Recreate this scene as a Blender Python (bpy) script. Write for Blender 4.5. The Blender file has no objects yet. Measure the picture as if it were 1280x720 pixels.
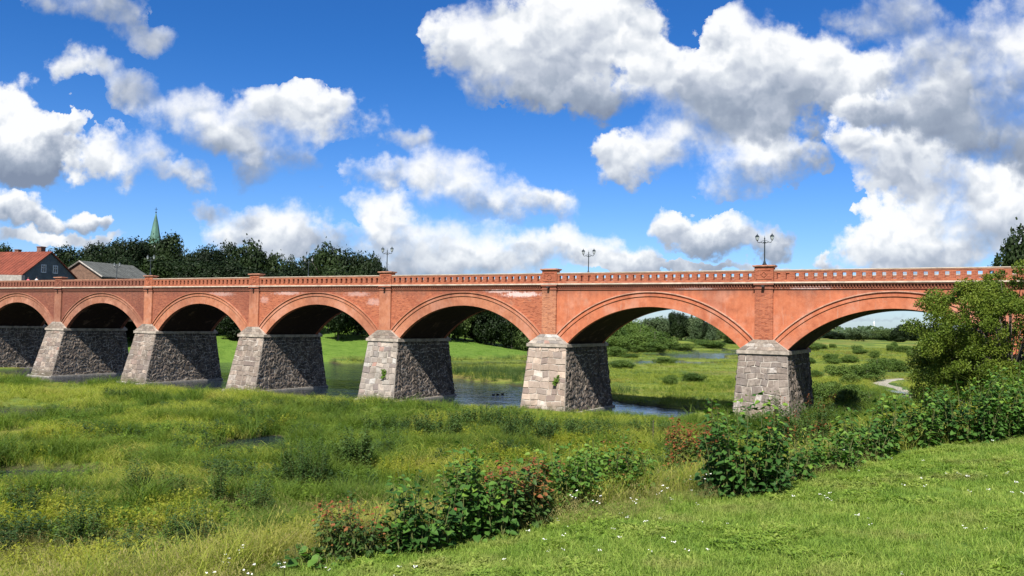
import bpy, math, random
import numpy as np
from mathutils import Vector, Matrix, Euler
R = math.radians
rnd = random.Random(7)
rng = np.random.default_rng(11)
scene = bpy.context.scene
C = scene.collection

# ------------------------------------------------------------------ camera
EYE = 9.213; PITCH = R(2.328); ROLL = R(1.047); FPX = 1055.5
cam_d = bpy.data.cameras.new('camera'); cam = bpy.data.objects.new('camera', cam_d); C.objects.link(cam)
cam_d.sensor_width = 36; cam_d.lens = 36 * FPX / 1280
cam_d.clip_start = 0.1; cam_d.clip_end = 20000
cam.matrix_world = Matrix.Translation((0, 0, EYE)) @ Matrix.Rotation(math.pi / 2 + PITCH, 4, 'X') @ Matrix.Rotation(ROLL, 4, 'Z')
scene.camera = cam

def ray(px, py):
    """direction of a picture point, y = 1"""
    u0, w0 = px - 640, py - 360; c, s = math.cos(ROLL), math.sin(ROLL)
    u = u0 * c + w0 * s; w = -u0 * s + w0 * c
    dx, dz = u / FPX, -w / FPX
    Y = math.cos(PITCH) - dz * math.sin(PITCH); Z = math.sin(PITCH) + dz * math.cos(PITCH)
    return dx / Y, Z / Y

# ------------------------------------------------------------------ light
TH = R(29.3185)                                   # heading of the bridge
sun_v = Vector((math.cos(TH) * .25 - math.sin(TH), -math.sin(TH) * .25 - math.cos(TH), 1.17)).normalized()
sun_el = math.asin(sun_v.z)
sun_d = bpy.data.lights.new('sun', 'SUN'); sun_d.energy = 5.0; sun_d.angle = R(.53); sun_d.color = (1, .955, .88)
sun = bpy.data.objects.new('sun', sun_d); C.objects.link(sun)
sun.rotation_euler = sun_v.to_track_quat('Z', 'Y').to_euler()
scene.view_settings.view_transform = 'Standard'; scene.view_settings.look = 'None'
scene.view_settings.gamma = 1; scene.view_settings.exposure = 0.9
scene.view_settings.use_curve_mapping = False
scene.cycles.max_bounces = 6; scene.cycles.transparent_max_bounces = 4

# ------------------------------------------------------------------ node helper
class NT:
    nd = '3D'
    def __init__(s, tree): s.t = tree; s.n = tree.nodes; s.l = tree.links; tree.nodes.clear()
    def node(s, typ, **kw):
        n = s.n.new(typ)
        for k, v in kw.items(): setattr(n, k, v)
        return n
    def put(s, sock, v):
        if isinstance(v, bpy.types.NodeSocket): s.l.new(v, sock)
        elif v is not None: sock.default_value = v
    def m(s, op, a, b=None, c=None, clamp=False):
        n = s.node('ShaderNodeMath', operation=op, use_clamp=clamp)
        for i, v in enumerate((a, b, c)): s.put(n.inputs[i], v)
        return n.outputs[0]
    def v(s, op, a, b=None, c=None):
        n = s.node('ShaderNodeVectorMath', operation=op)
        for i, q in enumerate((a, b, c)): s.put(n.inputs[i], q)
        return n.outputs[1] if op in ('DOT_PRODUCT', 'LENGTH') else n.outputs[0]
    def mix(s, f, a, b, blend='MIX'):
        n = s.node('ShaderNodeMix', data_type='RGBA', blend_type=blend)
        s.put(n.inputs[0], f)
        for i, q in ((6, a), (7, b)):
            if not isinstance(q, bpy.types.NodeSocket): q = tuple(q)[:3] + (1,)
            s.put(n.inputs[i], q)
        return n.outputs[2]
    def ss(s, x, a, b, lo=0, hi=1):
        n = s.node('ShaderNodeMapRange', interpolation_type='SMOOTHSTEP')
        for i, q in enumerate((x, a, b, lo, hi)): s.put(n.inputs[i], q)
        return n.outputs[0]
    def noise(s, vec, scale, detail=4, rough=.55, dist=0, out=0):
        n = s.node('ShaderNodeTexNoise', noise_dimensions=s.nd); s.put(n.inputs['Vector'], vec)
        n.inputs['Scale'].default_value = scale; n.inputs['Detail'].default_value = detail
        n.inputs['Roughness'].default_value = rough; n.inputs['Distortion'].default_value = dist
        return n.outputs[out]
    def comb(s, x, y, z=0):
        n = s.node('ShaderNodeCombineXYZ')
        for i, q in enumerate((x, y, z)): s.put(n.inputs[i], q)
        return n.outputs[0]
    def sep(s, v):
        n = s.node('ShaderNodeSeparateXYZ'); s.put(n.inputs[0], v); return n.outputs
    def ramp(s, f, stops):
        n = s.node('ShaderNodeValToRGB'); e = n.color_ramp.elements
        while len(e) < len(stops): e.new(.5)
        for k, (p, c) in enumerate(stops): e[k].position = p; e[k].color = tuple(c)[:3] + (1,)
        s.put(n.inputs[0], f); return n.outputs[0]

# ------------------------------------------------------------------ sky with cumulus
world = bpy.data.worlds.new('World'); scene.world = world; world.use_nodes = True
W = NT(world.node_tree); W.nd = '2D'
world.cycles.sampling_method = 'MANUAL'; world.cycles.sample_map_resolution = 512
SKY = .069
CLOUD = .53
def sky_nodes():
    tc = W.node('ShaderNodeTexCoord').outputs['Generated']
    x, y, z = W.sep(tc)
    sk = W.node('ShaderNodeTexSky', sky_type='NISHITA', sun_disc=False)
    sk.sun_elevation = sun_el; sk.sun_rotation = math.atan2(sun_v.x, sun_v.y)
    sk.air_density = 1.0; sk.dust_density = .35; sk.ozone_density = 2.2
    # a clean, polarised-looking July blue: deepen and saturate the physical sky a little
    col = sk.outputs[0]
    g = W.node('ShaderNodeHueSaturation'); g.inputs['Saturation'].default_value = 1.22; g.inputs['Value'].default_value = 1.0
    W.put(g.inputs['Color'], col); col = g.outputs[0]
    col = W.mix(1, col, W.mix(W.ss(z, .0, .34), (.62, .80, 1.22), (.28, .61, 1.0)), 'MULTIPLY')
    # flat cloud-field coordinates: tangent of azimuth and of elevation
    ya = W.m('MAXIMUM', W.m('ABSOLUTE', y), .3)
    U = W.m('DIVIDE', x, ya); V = W.m('DIVIDE', z, ya)
    P = W.comb(U, V, 0)
    wn = W.v('SUBTRACT', W.noise(P, 5.5, 5, .6, 0, 1), (.5, .5, .5))
    wn = W.v('ADD', W.v('MULTIPLY', wn, (.16, .10, 0)), W.v('MULTIPLY', W.v('SUBTRACT', W.noise(P, 26, 6, .65, 0, 1), (.5, .5, .5)), (.05, .035, 0)))
    PW = W.v('ADD', P, wn)
    # cloud masses: picture-independent centres in the cloud field (u, v, ru, rv, light, dark-at-base)
    blobs = [  # px, py, rx, ry, light, contrast
        (120, 8, 75, 30, .75, .1), (175, 35, 55, 30, .72, .1),
        (90, 82, 45, 28, .86, .1), (155, 112, 58, 32, .86, .25), (225, 138, 66, 34, .95, .2), (290, 172, 68, 36, .86, .35), (350, 205, 62, 38, .7, .5),
        (345, 140, 50, 35, .95, .2), (400, 150, 62, 48, .96, .3), (500, 175, 48, 24, .72, .1),
        (0, 130, 52, 42, .97, .2), (25, 188, 72, 48, .74, .7), (145, 195, 74, 40, .98, .35), (215, 222, 56, 18, .9, .3), (-70, 180, 90, 70, .85, .5),
        (10, 262, 62, 32, .95, .45), (70, 275, 50, 22, .92, .5), (-70, 280, 80, 45, .9, .5),
        (240, 258, 48, 18, .85, .1), (300, 285, 70, 26, .9, .3), (365, 288, 60, 40, .99, .3), (390, 310, 80, 25, .86, .3), (60, 305, 90, 14, .85, .1),
        (480, 225, 55, 22, .88, .3), (560, 215, 62, 38, .96, .4), (610, 248, 85, 38, .86, .55), (680, 252, 52, 32, .92, .5),
        (490, 268, 46, 28, .97, .2), (530, 298, 66, 34, .92, .4), (610, 310, 90, 38, .97, .3), (560, 330, 120, 26, .8, .3), (670, 318, 60, 28, .9, .3),
        (600, 40, 75, 60, .97, .3), (650, 75, 105, 65, .86, .5), (700, 30, 90, 50, .97, .2), (700, 118, 90, 40, .66, .5), (770, 15, 75, 50, .93, .2), (800, 60, 60, 45, .93, .2),
        (840, 100, 90, 60, .9, .35), (910, 125, 95, 60, .84, .4), (960, 160, 90, 45, .82, .45), (880, 165, 110, 45, .78, .5), (820, 190, 75, 32, .92, .35), (760, 178, 45, 22, .88, .2),
        (930, 215, 75, 42, .96, .6), (990, 215, 50, 38, .82, .5),
        (955, 50, 58, 52, .97, .3), (1030, 80, 80, 48, .97, .35), (1080, 90, 50, 42, .95, .4), (1010, 125, 80, 40, .78, .4),
        (1110, 15, 90, 42, .72, .2), (1190, 60, 90, 55, .74, .3), (1265, 30, 70, 60, .95, .2), (1330, 60, 90, 90, .85, .3),
        (1180, 135, 80, 45, .7, .4), (1150, 80, 70, 42, .76, .35), (1240, 110, 80, 40, .72, .3), (1250, 165, 100, 70, .62, .5), (1340, 200, 110, 90, .65, .5), (1110, 140, 45, 28, .9, .3),
        (1085, 195, 48, 42, .98, .2), (1140, 215, 75, 60, .95, .3), (1200, 265, 105, 62, .95, .35), (1270, 270, 90, 70, .98, .3), (1110, 300, 62, 40, .98, .3), (1180, 315, 100, 28, .82, .3), (1340, 300, 90, 60, .9, .3),
        (850, 280, 38, 24, .95, .3), (895, 298, 62, 28, .88, .45), (955, 312, 40, 18, .7, .3), (1035, 322, 32, 12, .85, .2),
        (745, 308, 48, 26, .93, .4), (790, 320, 50, 22, .92, .3), (700, 298, 26, 30, .9, .2), (870, 334, 160, 8, .8, .1), (1060, 336, 120, 7, .8, .1), (1075, 390, 80, 5, .72, .1),
    ]
    Wt = Sh = None
    for (px, py, rx, ry, li, co) in blobs:
        u, v = ray(px, py)
        inv = (FPX / (rx * 1.12), FPX / (ry * 1.12), 0)
        q = W.v('MULTIPLY_ADD', PW, inv, (-u * inv[0], -v * inv[1], 0))
        w = W.m('SUBTRACT', 1, W.v('DOT_PRODUCT', q, q), clamp=True)
        sh = W.v('DOT_PRODUCT', q, (-co * .2, co * 1.05, 0))
        sh = W.m('MULTIPLY', W.m('ADD', sh, li), W.m('MULTIPLY', w, w))
        Wt = W.m('MULTIPLY_ADD', w, w, Wt) if Wt is not None else W.m('MULTIPLY', w, w)
        Sh = W.m('ADD', Sh, sh) if Sh is not None else sh
    PB = W.v('ADD', P, W.v('MULTIPLY', W.v('SUBTRACT', W.noise(P, 16, 4, .6, 0, 1), (.5, .5, .5)), (.07, .05, 0)))
    def billow(vec):
        o = None
        for sc_, am in ((11, .5), (24, .3), (52, .2)):
            vo = W.node('ShaderNodeTexVoronoi', feature='SMOOTH_F1', voronoi_dimensions='2D'); W.put(vo.inputs['Vector'], vec); vo.inputs['Scale'].default_value = sc_; vo.inputs['Smoothness'].default_value = .35
            t_ = W.m('MULTIPLY', W.m('SUBTRACT', .75, vo.outputs['Distance']), am); o = t_ if o is None else W.m('ADD', o, t_)
        return o
    b1 = billow(PB); b2 = billow(W.v('ADD', PB, (-.003, .012, 0)))
    f1 = W.noise(P, 10, 10, .62)
    g1 = W.noise(P, 3.2, 5, .6)
    # the rest of the sky carries the same cumulus field, without hand-placed masses
    far_u = W.ss(W.m('ABSOLUTE', U), .72, .95); far_v = W.ss(V, .44, .60); behind = W.m('LESS_THAN', y, 0.0)
    rest = W.m('MAXIMUM', W.m('MAXIMUM', far_u, far_v), behind)
    gen = W.m('MULTIPLY', W.ss(g1, .46, .64), W.m('MULTIPLY', rest, .6))
    cov = W.m('ADD', Wt, gen)
    D = W.m('POWER', cov, .5)
    D = W.m('ADD', D, W.m('MULTIPLY', W.m('SUBTRACT', f1, .5), 1.9))
    D = W.m('ADD', D, W.m('MULTIPLY', W.m('SUBTRACT', b1, .3), .4))
    D = W.m('SUBTRACT', D, W.m('SUBTRACT', 1, W.m('MINIMUM', W.m('MULTIPLY', cov, 22), 1)))
    soft = W.ss(W.noise(P, 4, 3, .5), .35, .65, .38, 1.1)
    a = W.ss(D, .18, W.m('ADD', soft, .22))
    shade = W.m('DIVIDE', W.m('ADD', Sh, W.m('MULTIPLY', gen, .85)), W.m('ADD', cov, .0001))
    relief = W.m('MULTIPLY', W.m('SUBTRACT', b1, b2), .6)
    r2 = W.m('MULTIPLY', W.m('SUBTRACT', W.noise(P, 5, 3, .5), W.noise(W.v('ADD', P, (.006, .03, 0)), 5, 3, .5)), 1.0)
    thick = W.m('MULTIPLY', W.ss(D, .5, 1.5), -.05)
    shade = W.m('ADD', W.m('ADD', shade, thick), W.m('ADD', W.m('ADD', relief, r2), -.01))
    cc = W.ramp(shade, [(.35, (.24, .29, .39)), (.6, (.36, .42, .52)), (.76, (.56, .61, .70)), (.89, (.80, .84, .89)), (1, (1.03, 1.04, 1.05))])
    cc = W.v('MULTIPLY', cc, (CLOUD / SKY,) * 3)
    a = W.m('MULTIPLY', a, W.ss(z, -.01, .03))
    out = W.mix(W.m('MULTIPLY', a, .97), col, cc)
    bg = W.node('ShaderNodeBackground'); bg.inputs[1].default_value = SKY
    W.put(bg.inputs[0], out)
    o = W.node('ShaderNodeOutputWorld'); W.l.new(bg.outputs[0], o.inputs[0])
sky_nodes()

# ------------------------------------------------------------------ builders
def tag(o, label=None, cat=None, group=None, kind=None):
    if label: o['label'] = label
    if cat: o['category'] = cat
    if group: o['group'] = group
    if kind: o['kind'] = kind
    return o
def empty(name, loc=(0, 0, 0), rz=0, **k):
    o = bpy.data.objects.new(name, None); C.objects.link(o); o.location = loc; o.rotation_euler[2] = rz
    o.empty_display_size = .3
    return tag(o, **k)
def link(name, mesh, parent=None, **k):
    o = bpy.data.objects.new(name, mesh); C.objects.link(o)
    if parent is not None: o.parent = parent
    return tag(o, **k)
class MB:
    def __init__(s): s.v = []; s.f = []
    def add(s, vs, fs):
        b = len(s.v); s.v += [tuple(p) for p in vs]; s.f += [tuple(b + i for i in q) for q in fs]; return s
    def box(s, x0, x1, y0, y1, z0, z1):
        return s.add([(x0, y0, z0), (x1, y0, z0), (x1, y1, z0), (x0, y1, z0), (x0, y0, z1), (x1, y0, z1), (x1, y1, z1), (x0, y1, z1)],
                     [(3, 2, 1, 0), (4, 5, 6, 7), (0, 1, 5, 4), (1, 2, 6, 5), (2, 3, 7, 6), (3, 0, 4, 7)])
    def hexa(s, lo, hi):           # two rings of four points, counter-clockwise from above
        return s.add(list(lo) + list(hi), [(3, 2, 1, 0), (4, 5, 6, 7), (0, 1, 5, 4), (1, 2, 6, 5), (2, 3, 7, 6), (3, 0, 4, 7)])
    def tube(s, pts, rad, n=6, cap=True):
        pts = [Vector(p) for p in pts]; rad = rad if hasattr(rad, '__len__') else [rad] * len(pts); b = len(s.v)
        for i, p in enumerate(pts):
            d = (pts[min(i + 1, len(pts) - 1)] - pts[max(i - 1, 0)]).normalized()
            a = d.cross(Vector((.31, .17, .93)) if abs(d.z) < .93 else Vector((1, .1, 0))).normalized(); c = d.cross(a)
            for k in range(n):
                t = 2 * math.pi * k / n; s.v.append(tuple(p + (a * math.cos(t) + c * math.sin(t)) * rad[i]))
        for i in range(len(pts) - 1):
            for k in range(n):
                k2 = (k + 1) % n; s.f.append((b + i * n + k, b + i * n + k2, b + (i + 1) * n + k2, b + (i + 1) * n + k))
        if cap:
            s.f.append(tuple(b + k for k in reversed(range(n)))); e = b + (len(pts) - 1) * n; s.f.append(tuple(e + k for k in range(n)))
        return s
    def lathe(s, prof, n=10, at=(0, 0, 0)):
        return s.tube([(at[0], at[1], at[2] + z) for r, z in prof], [max(r, .001) for r, z in prof], n)
    def mesh(s, name, mat, smooth=False):
        me = bpy.data.meshes.new(name); me.from_pydata(s.v, [], s.f)
        if mat: me.materials.append(mat)
        if smooth: me.polygons.foreach_set('use_smooth', [True] * len(me.polygons))
        me.update(); return me
    def build(s, name, mat, parent=None, smooth=False, **k):
        return link(name, s.mesh(name, mat, smooth), parent, **k)
def np_mesh(name, V, F, mat, smooth=False, attr=None):
    """V (n,3), F (m,k) with k = 3 or 4"""
    me = bpy.data.meshes.new(name); n, k = F.shape
    me.vertices.add(len(V)); me.vertices.foreach_set('co', V.astype(np.float32).ravel())
    me.loops.add(n * k); me.loops.foreach_set('vertex_index', F.astype(np.int32).ravel())
    me.polygons.add(n); me.polygons.foreach_set('loop_start', np.arange(0, n * k, k, dtype=np.int32))
    if smooth: me.polygons.foreach_set('use_smooth', np.ones(n, bool))
    if mat: me.materials.append(mat)
    if attr:
        for an, av in attr.items():
            if av.ndim == 1:
                at = me.attributes.new(an, 'FLOAT', 'POINT'); at.data.foreach_set('value', av.astype(np.float32))
            else:
                at = me.attributes.new(an, 'FLOAT_COLOR', 'POINT'); at.data.foreach_set('color', np.c_[av, np.ones(len(av))].astype(np.float32).ravel())
    me.update(calc_edges=True); me.validate(); return me

# ------------------------------------------------------------------ noise on the ground plan
def vnoise(x, y, sc, seed=0):
    x = np.asarray(x, float) / sc; y = np.asarray(y, float) / sc
    xi = np.floor(x).astype(np.int64); yi = np.floor(y).astype(np.int64); fx = x - xi; fy = y - yi
    fx = fx * fx * (3 - 2 * fx); fy = fy * fy * (3 - 2 * fy)
    def h(a, b):
        n = (a * 374761393 + b * 668265263 + seed * 1442695041) & 0x7fffffff
        n = ((n ^ (n >> 13)) * 1274126177) & 0x7fffffff
        return ((n ^ (n >> 16)) & 0xffff) / 65535.
    return (h(xi, yi) * (1 - fx) + h(xi + 1, yi) * fx) * (1 - fy) + (h(xi, yi + 1) * (1 - fx) + h(xi + 1, yi + 1) * fx) * fy
def fbm(x, y, sc, seed=0, o=3):
    return sum(vnoise(x, y, sc / 2 ** i, seed + i) / 2 ** (i + 1) for i in range(o)) / (1 - .5 ** o)
def sst(x, a, b):
    t = np.clip((np.asarray(x, float) - a) / (b - a), 0, 1); return t * t * (3 - 2 * t)

# ------------------------------------------------------------------ terrain
P6 = np.array([22.798, 76.209])
AV = np.array([-math.cos(TH), math.sin(TH)]); NV = np.array([-math.sin(TH), -math.cos(TH)])
def bridge_sf(x, y):
    dx, dy = x - P6[0], y - P6[1]; return dx * AV[0] + dy * AV[1], dx * NV[0] + dy * NV[1]
def world_xy(s, f): return P6[0] + AV[0] * s + NV[0] * f, P6[1] + AV[1] * s + NV[1] * f
LEFT = [(-190, 80), (-122, 112), (-94, 138), (-66, 156), (-36, 177), (-5, 195), (8, 216), (22, 300), (80, 396), (300, 430), (900, 500)]
def seg_dist(x, y, pts):
    best = np.full(np.shape(x), 1e9); side = np.zeros(np.shape(x)); par = np.zeros(np.shape(x))
    for i in range(len(pts) - 1):
        (x0, y0), (x1, y1) = pts[i][:2], pts[i + 1][:2]; dx, dy = x1 - x0, y1 - y0; L = dx * dx + dy * dy
        t = np.clip(((x - x0) * dx + (y - y0) * dy) / L, 0, 1); d = np.hypot(x - x0 - t * dx, y - y0 - t * dy)
        s = np.sign(dx * (y - y0) - dy * (x - x0)); m = d < best
        best = np.where(m, d, best); side = np.where(m, s, side); par = np.where(m, i + t, par)
    return best, side, par
RIV = [(-76, 118, 18), (-56, 140, 13), (-34, 163, 13), (-6, 184, 9), (25, 197, 14), (45, 232, 28), (66, 285, 26), (90, 330, 12)]
def upland_t(x, y):
    t1 = -(x + 2.6) * .541 + (y - 9.5) * .841
    t2 = -(x - 23) * .832 + (y - 30) * .555
    k = 3.; h = np.clip(.5 + .5 * (t2 - t1) / k, 0, 1)
    return t2 * (1 - h) + t1 * h - k * h * (1 - h), (x + 2.6) * .841 + (y - 9.5) * .541
def wet(x, y):
    s, f = bridge_sf(x, y); n = fbm(x, y, 9, 3) - .5; n2 = fbm(x, y, 22, 5) - .5
    f0 = np.interp(s, [9, 24, 34, 42, 52, 63, 84, 104, 125], [-1.5, .2, 2., 3.0, 5, 6.5, 8.5, 9.5, 9.5]) + n * 3
    a = np.minimum(np.minimum(s - 9, f0 - f), f + 14 + .5 * (s - 12) + n * 8)
    a = np.minimum(a, 121 - s)
    d, _, p = seg_dist(x, y, RIV); wd = np.interp(p, range(len(RIV)), [q[2] for q in RIV])
    b = wd / 2 - d + n * 4 + np.where(p > 4.3, (vnoise(x, y, 14, 8) - .62) * 34, 0)
    pond = 1 - np.hypot((x + 18.2) / 2.6, (y - 61) / 5.2); pond2 = np.maximum(1 - np.hypot((x + 27) / 5.5, (y - 47.5) / 2.6), 1 - np.hypot((x + 44) / 6, (y - 76) / 4.5))
    return np.maximum(np.maximum(a, b), np.maximum(pond, pond2) * 2 + n)
def ground(x, y):
    x = np.asarray(x, float); y = np.asarray(y, float)
    marsh = .38 + (fbm(x, y, 14, 1) - .5) * .5 + (vnoise(x, y, 3, 2) - .5) * .16
    w = wet(x, y); marsh = marsh * (1 - sst(w, -1, .6)) - 1.1 * sst(w, -.6, 1.4)
    t, s = upland_t(x, y)
    top = 6.3 + .04 * np.clip(s, -12, 30) + np.clip(-t, 0, 60) * .115
    top = top - .38 * np.maximum(t, 0) * sst(t, 0, 3)
    k = 1.2; h = np.clip(.5 + .5 * (top - marsh) / k, 0, 1); z = marsh * (1 - h) + top * h + k * h * (1 - h)
    z = z - (k * .0)
    d, sd, p = seg_dist(x, y, LEFT); dl = d * sd
    rise = np.where(p < 5.5, 12., np.where(p < 7.3, 4, 1.5))
    z = z + np.clip(dl * .125, 0, 1) * 0 + np.minimum(np.maximum(dl, 0) * .13, rise) * sst(y, 40, 90)
    return z
def gz(x, y): return float(ground(np.array([x]), np.array([y]))[0])
def on_ground(px, py, far=700):
    u, v = ray(px, py); Y = np.concatenate([np.linspace(3, 120, 1600), np.linspace(120, far, 1600)])
    zr = EYE + v * Y; g = ground(u * Y, Y); i = np.argmax(zr < g)
    if zr[i] >= g[i]: i = len(Y) - 1
    return float(u * Y[i]), float(Y[i]), float(g[i])
def at(px, Y):
    u, v = ray(px, 400); return u * Y, Y, gz(u * Y, Y)

EDGE = [on_ground(*p)[:2] for p in ((300, 760), (360, 720), (420, 706), (520, 692), (640, 668), (740, 650), (830, 632), (900, 618), (1000, 596), (1100, 577), (1200, 560), (1300, 545), (1420, 528))]
EDGE = [(EDGE[0][0] - 6, EDGE[0][1] - 4)] + EDGE + [(EDGE[-1][0] + 30, EDGE[-1][1] + 16)]
def edge_t(x, y):
    d, sd, p = seg_dist(x, y, EDGE); return d * sd          # positive beyond the mown lawn
PATH_PX = [(1132, 510), (1137, 497), (1128, 488), (1112, 483), (1100, 479), (1108, 476), (1125, 474)]
PATH = [on_ground(*p)[:2] for p in PATH_PX]
def off_path(x, y):
    d, sd, p = seg_dist(x, y, PATH); d2, _, _ = seg_dist(x * 1.045, y * 1.045, PATH); d3, _, _ = seg_dist(x * 1.09, y * 1.09, PATH); return (np.minimum(np.minimum(d, d2), d3) > 1.9)
# ------------------------------------------------------------------ materials
def mat(name, fn):
    m = bpy.data.materials.new(name); m.use_nodes = True; nt = NT(m.node_tree); fn(nt); return m
def principled(t, col, rough=.8, bump=None, bs=.3, bd=.02, spec=.3, metal=0, extra=None):
    p = t.node('ShaderNodeBsdfPrincipled')
    if not isinstance(col, bpy.types.NodeSocket): col = tuple(col)[:3] + (1,)
    t.put(p.inputs['Base Color'], col); t.put(p.inputs['Roughness'], rough); p.inputs['Metallic'].default_value = metal
    p.inputs['Specular IOR Level'].default_value = spec
    if bump is not None:
        b = t.node('ShaderNodeBump'); b.inputs['Strength'].default_value = bs; b.inputs['Distance'].default_value = bd
        t.put(b.inputs['Height'], bump); t.l.new(b.outputs[0], p.inputs['Normal'])
    o = t.node('ShaderNodeOutputMaterial'); t.l.new(p.outputs[0], o.inputs[0]); return p
def objco(t): return t.node('ShaderNodeTexCoord').outputs['Object']
def geopos(t): return t.node('ShaderNodeNewGeometry').outputs['Position']

def brick_mat(name, c1, c2, mortar, plaster=0., pcol=(.5, .2, .12), streaks=.0, efflo=None, axis='xz'):
    def fn(t):
        co = objco(t); x, y, z = t.sep(co)
        uv = t.comb(x, z, 0) if axis == 'xz' else t.comb(y, t.m('ADD', x, z), 0)
        b = t.node('ShaderNodeTexBrick'); t.put(b.inputs['Vector'], uv); b.inputs['Scale'].default_value = 1
        b.inputs['Brick Width'].default_value = .27; b.inputs['Row Height'].default_value = .085
        b.inputs['Mortar Size'].default_value = .012; b.inputs['Mortar Smooth'].default_value = .2; b.inputs['Bias'].default_value = 0
        b.inputs['Color1'].default_value = c1 + (1,); b.inputs['Color2'].default_value = c2 + (1,); b.inputs['Mortar'].default_value = mortar + (1,)
        col = b.outputs['Color']
        # odd courses and single bricks fired darker
        vo = t.node('ShaderNodeTexVoronoi', feature='F1'); t.put(vo.inputs['Vector'], t.v('MULTIPLY', uv, (3.7, 11.8, 1))); vo.inputs['Scale'].default_value = 1
        sp = t.sep(vo.outputs['Color'])[0]
        col = t.mix(t.ss(sp, .62, .95, 0, .6), col, (c1[0] * .42, c1[1] * .42, c1[2] * .5))
        col = t.mix(t.ss(sp, .3, .05, 0, .35), col, (min(1, c1[0] * 1.35), c1[1] * 1.6, c1[2] * 1.5))
        big = t.noise(co, .35, 5, .6); mid = t.noise(co, 1.7, 6, .65); fine = t.noise(co, 14, 4, .6)
        st = t.noise(t.v('MULTIPLY', co, (2.2, 2.2, .25)), 1, 4, .6)
        stre = t.noise(t.v('MULTIPLY', uv, (.9, 7.5, 1)), 1, 5, .7)
        col = t.mix(t.ss(stre, .50, .68, 0, .6), col, (c1[0] * .45, c1[1] * .42, c1[2] * .5)); col = t.mix(t.ss(stre, .46, .34, 0, .35), col, (min(1, c1[0] * 1.3), c1[1] * 1.7, c1[2] * 1.9))
        if plaster > 0:
            pm = t.ss(t.m('ADD', big, t.m('MULTIPLY', mid, .25)), .60 - plaster * .5, .66 - plaster * .5)
            pc = t.mix(t.ss(mid, .3, .7), (pcol[0] * .86, pcol[1] * .8, pcol[2] * .8), (pcol[0] * 1.1, pcol[1] * 1.15, pcol[2] * 1.2))
            pc = t.mix(t.ss(big, .48, .66, 0, .6), pc, (.60, .29, .21)); pc = t.mix(t.ss(t.noise(co, .9, 6, .7), .52, .68, 0, .45), pc, (pcol[0] * .62, pcol[1] * .62, pcol[2] * .7)); pc = t.mix(t.ss(t.noise(t.v('MULTIPLY', co, (3.5, 1, .35)), 1, 5, .7), .56, .72, 0, .4), pc, (.60, .36, .29))
            pc = t.mix(t.ss(t.noise(co, 3.5, 8, .75), .58, .75, 0, .4), pc, (pcol[0] * .55, pcol[1] * .5, pcol[2] * .55))
            col = t.mix(pm, col, pc)
        col = t.mix(t.ss(t.noise(co, .16, 4, .6), .48, .62, 0, .38), col, (c1[0] * .55, c1[1] * .55, c1[2] * .7)); col = t.mix(t.ss(t.noise(co, .55, 6, .7), .56, .70, 0, .35), col, (.42, .27, .2))
        col = t.mix(t.ss(mid, .42, .2, 0, .45), col, (c1[0] * .5, c1[1] * .5, c1[2] * .6))
        col = t.mix(t.ss(st, .55, .8, 0, .28 + streaks), col, (.10, .055, .045)); col = t.mix(1, col, (.80, .82, .78), 'MULTIPLY')
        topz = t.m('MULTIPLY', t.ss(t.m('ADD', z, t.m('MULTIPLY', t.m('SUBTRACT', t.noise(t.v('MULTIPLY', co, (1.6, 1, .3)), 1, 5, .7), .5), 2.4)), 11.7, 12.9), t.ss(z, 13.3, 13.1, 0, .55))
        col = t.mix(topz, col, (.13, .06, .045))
        if efflo:
            for (cx, cz, rx, rz, k) in efflo:
                dd = t.v('LENGTH', t.v('MULTIPLY', t.v('SUBTRACT', t.comb(x, z, 0), (cx, cz, 0)), (1 / rx, 1 / rz, 0)))
                mk = t.ss(t.m('ADD', dd, t.m('MULTIPLY', t.m('SUBTRACT', t.noise(co, 2.4, 8, .75), .5), 3.2)), 1.1, .4, 0, k)
                col = t.mix(mk, col, (.62, .48, .45))
        bumpv = t.m('ADD', t.m('MULTIPLY', b.outputs['Fac'], -.6), t.m('MULTIPLY', fine, .6))
        principled(t, col, .88, bumpv, .5, .02, .2)
    return mat(name, fn)
EFF = [(-25.0, 12.15, 2.6, .32, .8), (-27.5, 12.5, 2.2, .2, .55), (-44.5, 11.3, 1.2, .5, .3), (-62, 11.5, 1, .5, .25), (3.8, 12.72, 2.6, .14, .6), (-6, 12.7, 2.5, .12, .5), (-47, 12.2, 2.2, .3, .3), (-58, 12.3, 2.5, .25, .4), (-70, 12.2, 3, .3, .3), (-34, 11.9, 2, .2, .3)]
M = {}
M['brick'] = brick_mat('brick_orange', (.46, .125, .06), (.36, .085, .042), (.43, .22, .15), efflo=EFF)
M['brick_dark'] = brick_mat('brick_darker', (.36, .10, .055), (.27, .072, .042), (.33, .18, .13), streaks=.15, efflo=EFF)  # same brick in a darker tone, used towards the left
M['brick_light'] = brick_mat('brick_pale_joint', (.50, .17, .085), (.42, .125, .06), (.52, .34, .25))
M['plaster'] = brick_mat('render_orange', (.47, .14, .07), (.40, .11, .055), (.42, .2, .14), plaster=1., pcol=(.53, .165, .083))
M['plaster_old'] = brick_mat('render_weathered', (.42, .15, .08), (.35, .11, .06), (.38, .2, .14), plaster=.55, pcol=(.46, .175, .098), streaks=.05)
M['brick_far'] = brick_mat('brick_far_darkest', (.28, .085, .052), (.21, .06, .04), (.25, .14, .105), streaks=.2)
M['plaster_far'] = brick_mat('render_far_dark', (.33, .13, .08), (.28, .10, .06), (.3, .17, .12), plaster=.5, pcol=(.36, .15, .092), streaks=.1)
M['soffit'] = brick_mat('brick_soffit_shaded', (.04, .017, .013), (.03, .014, .01), (.035, .024, .02), streaks=.3, axis='yz')  # albedo cut far below the wall brick: arch shade put into the colour
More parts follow.
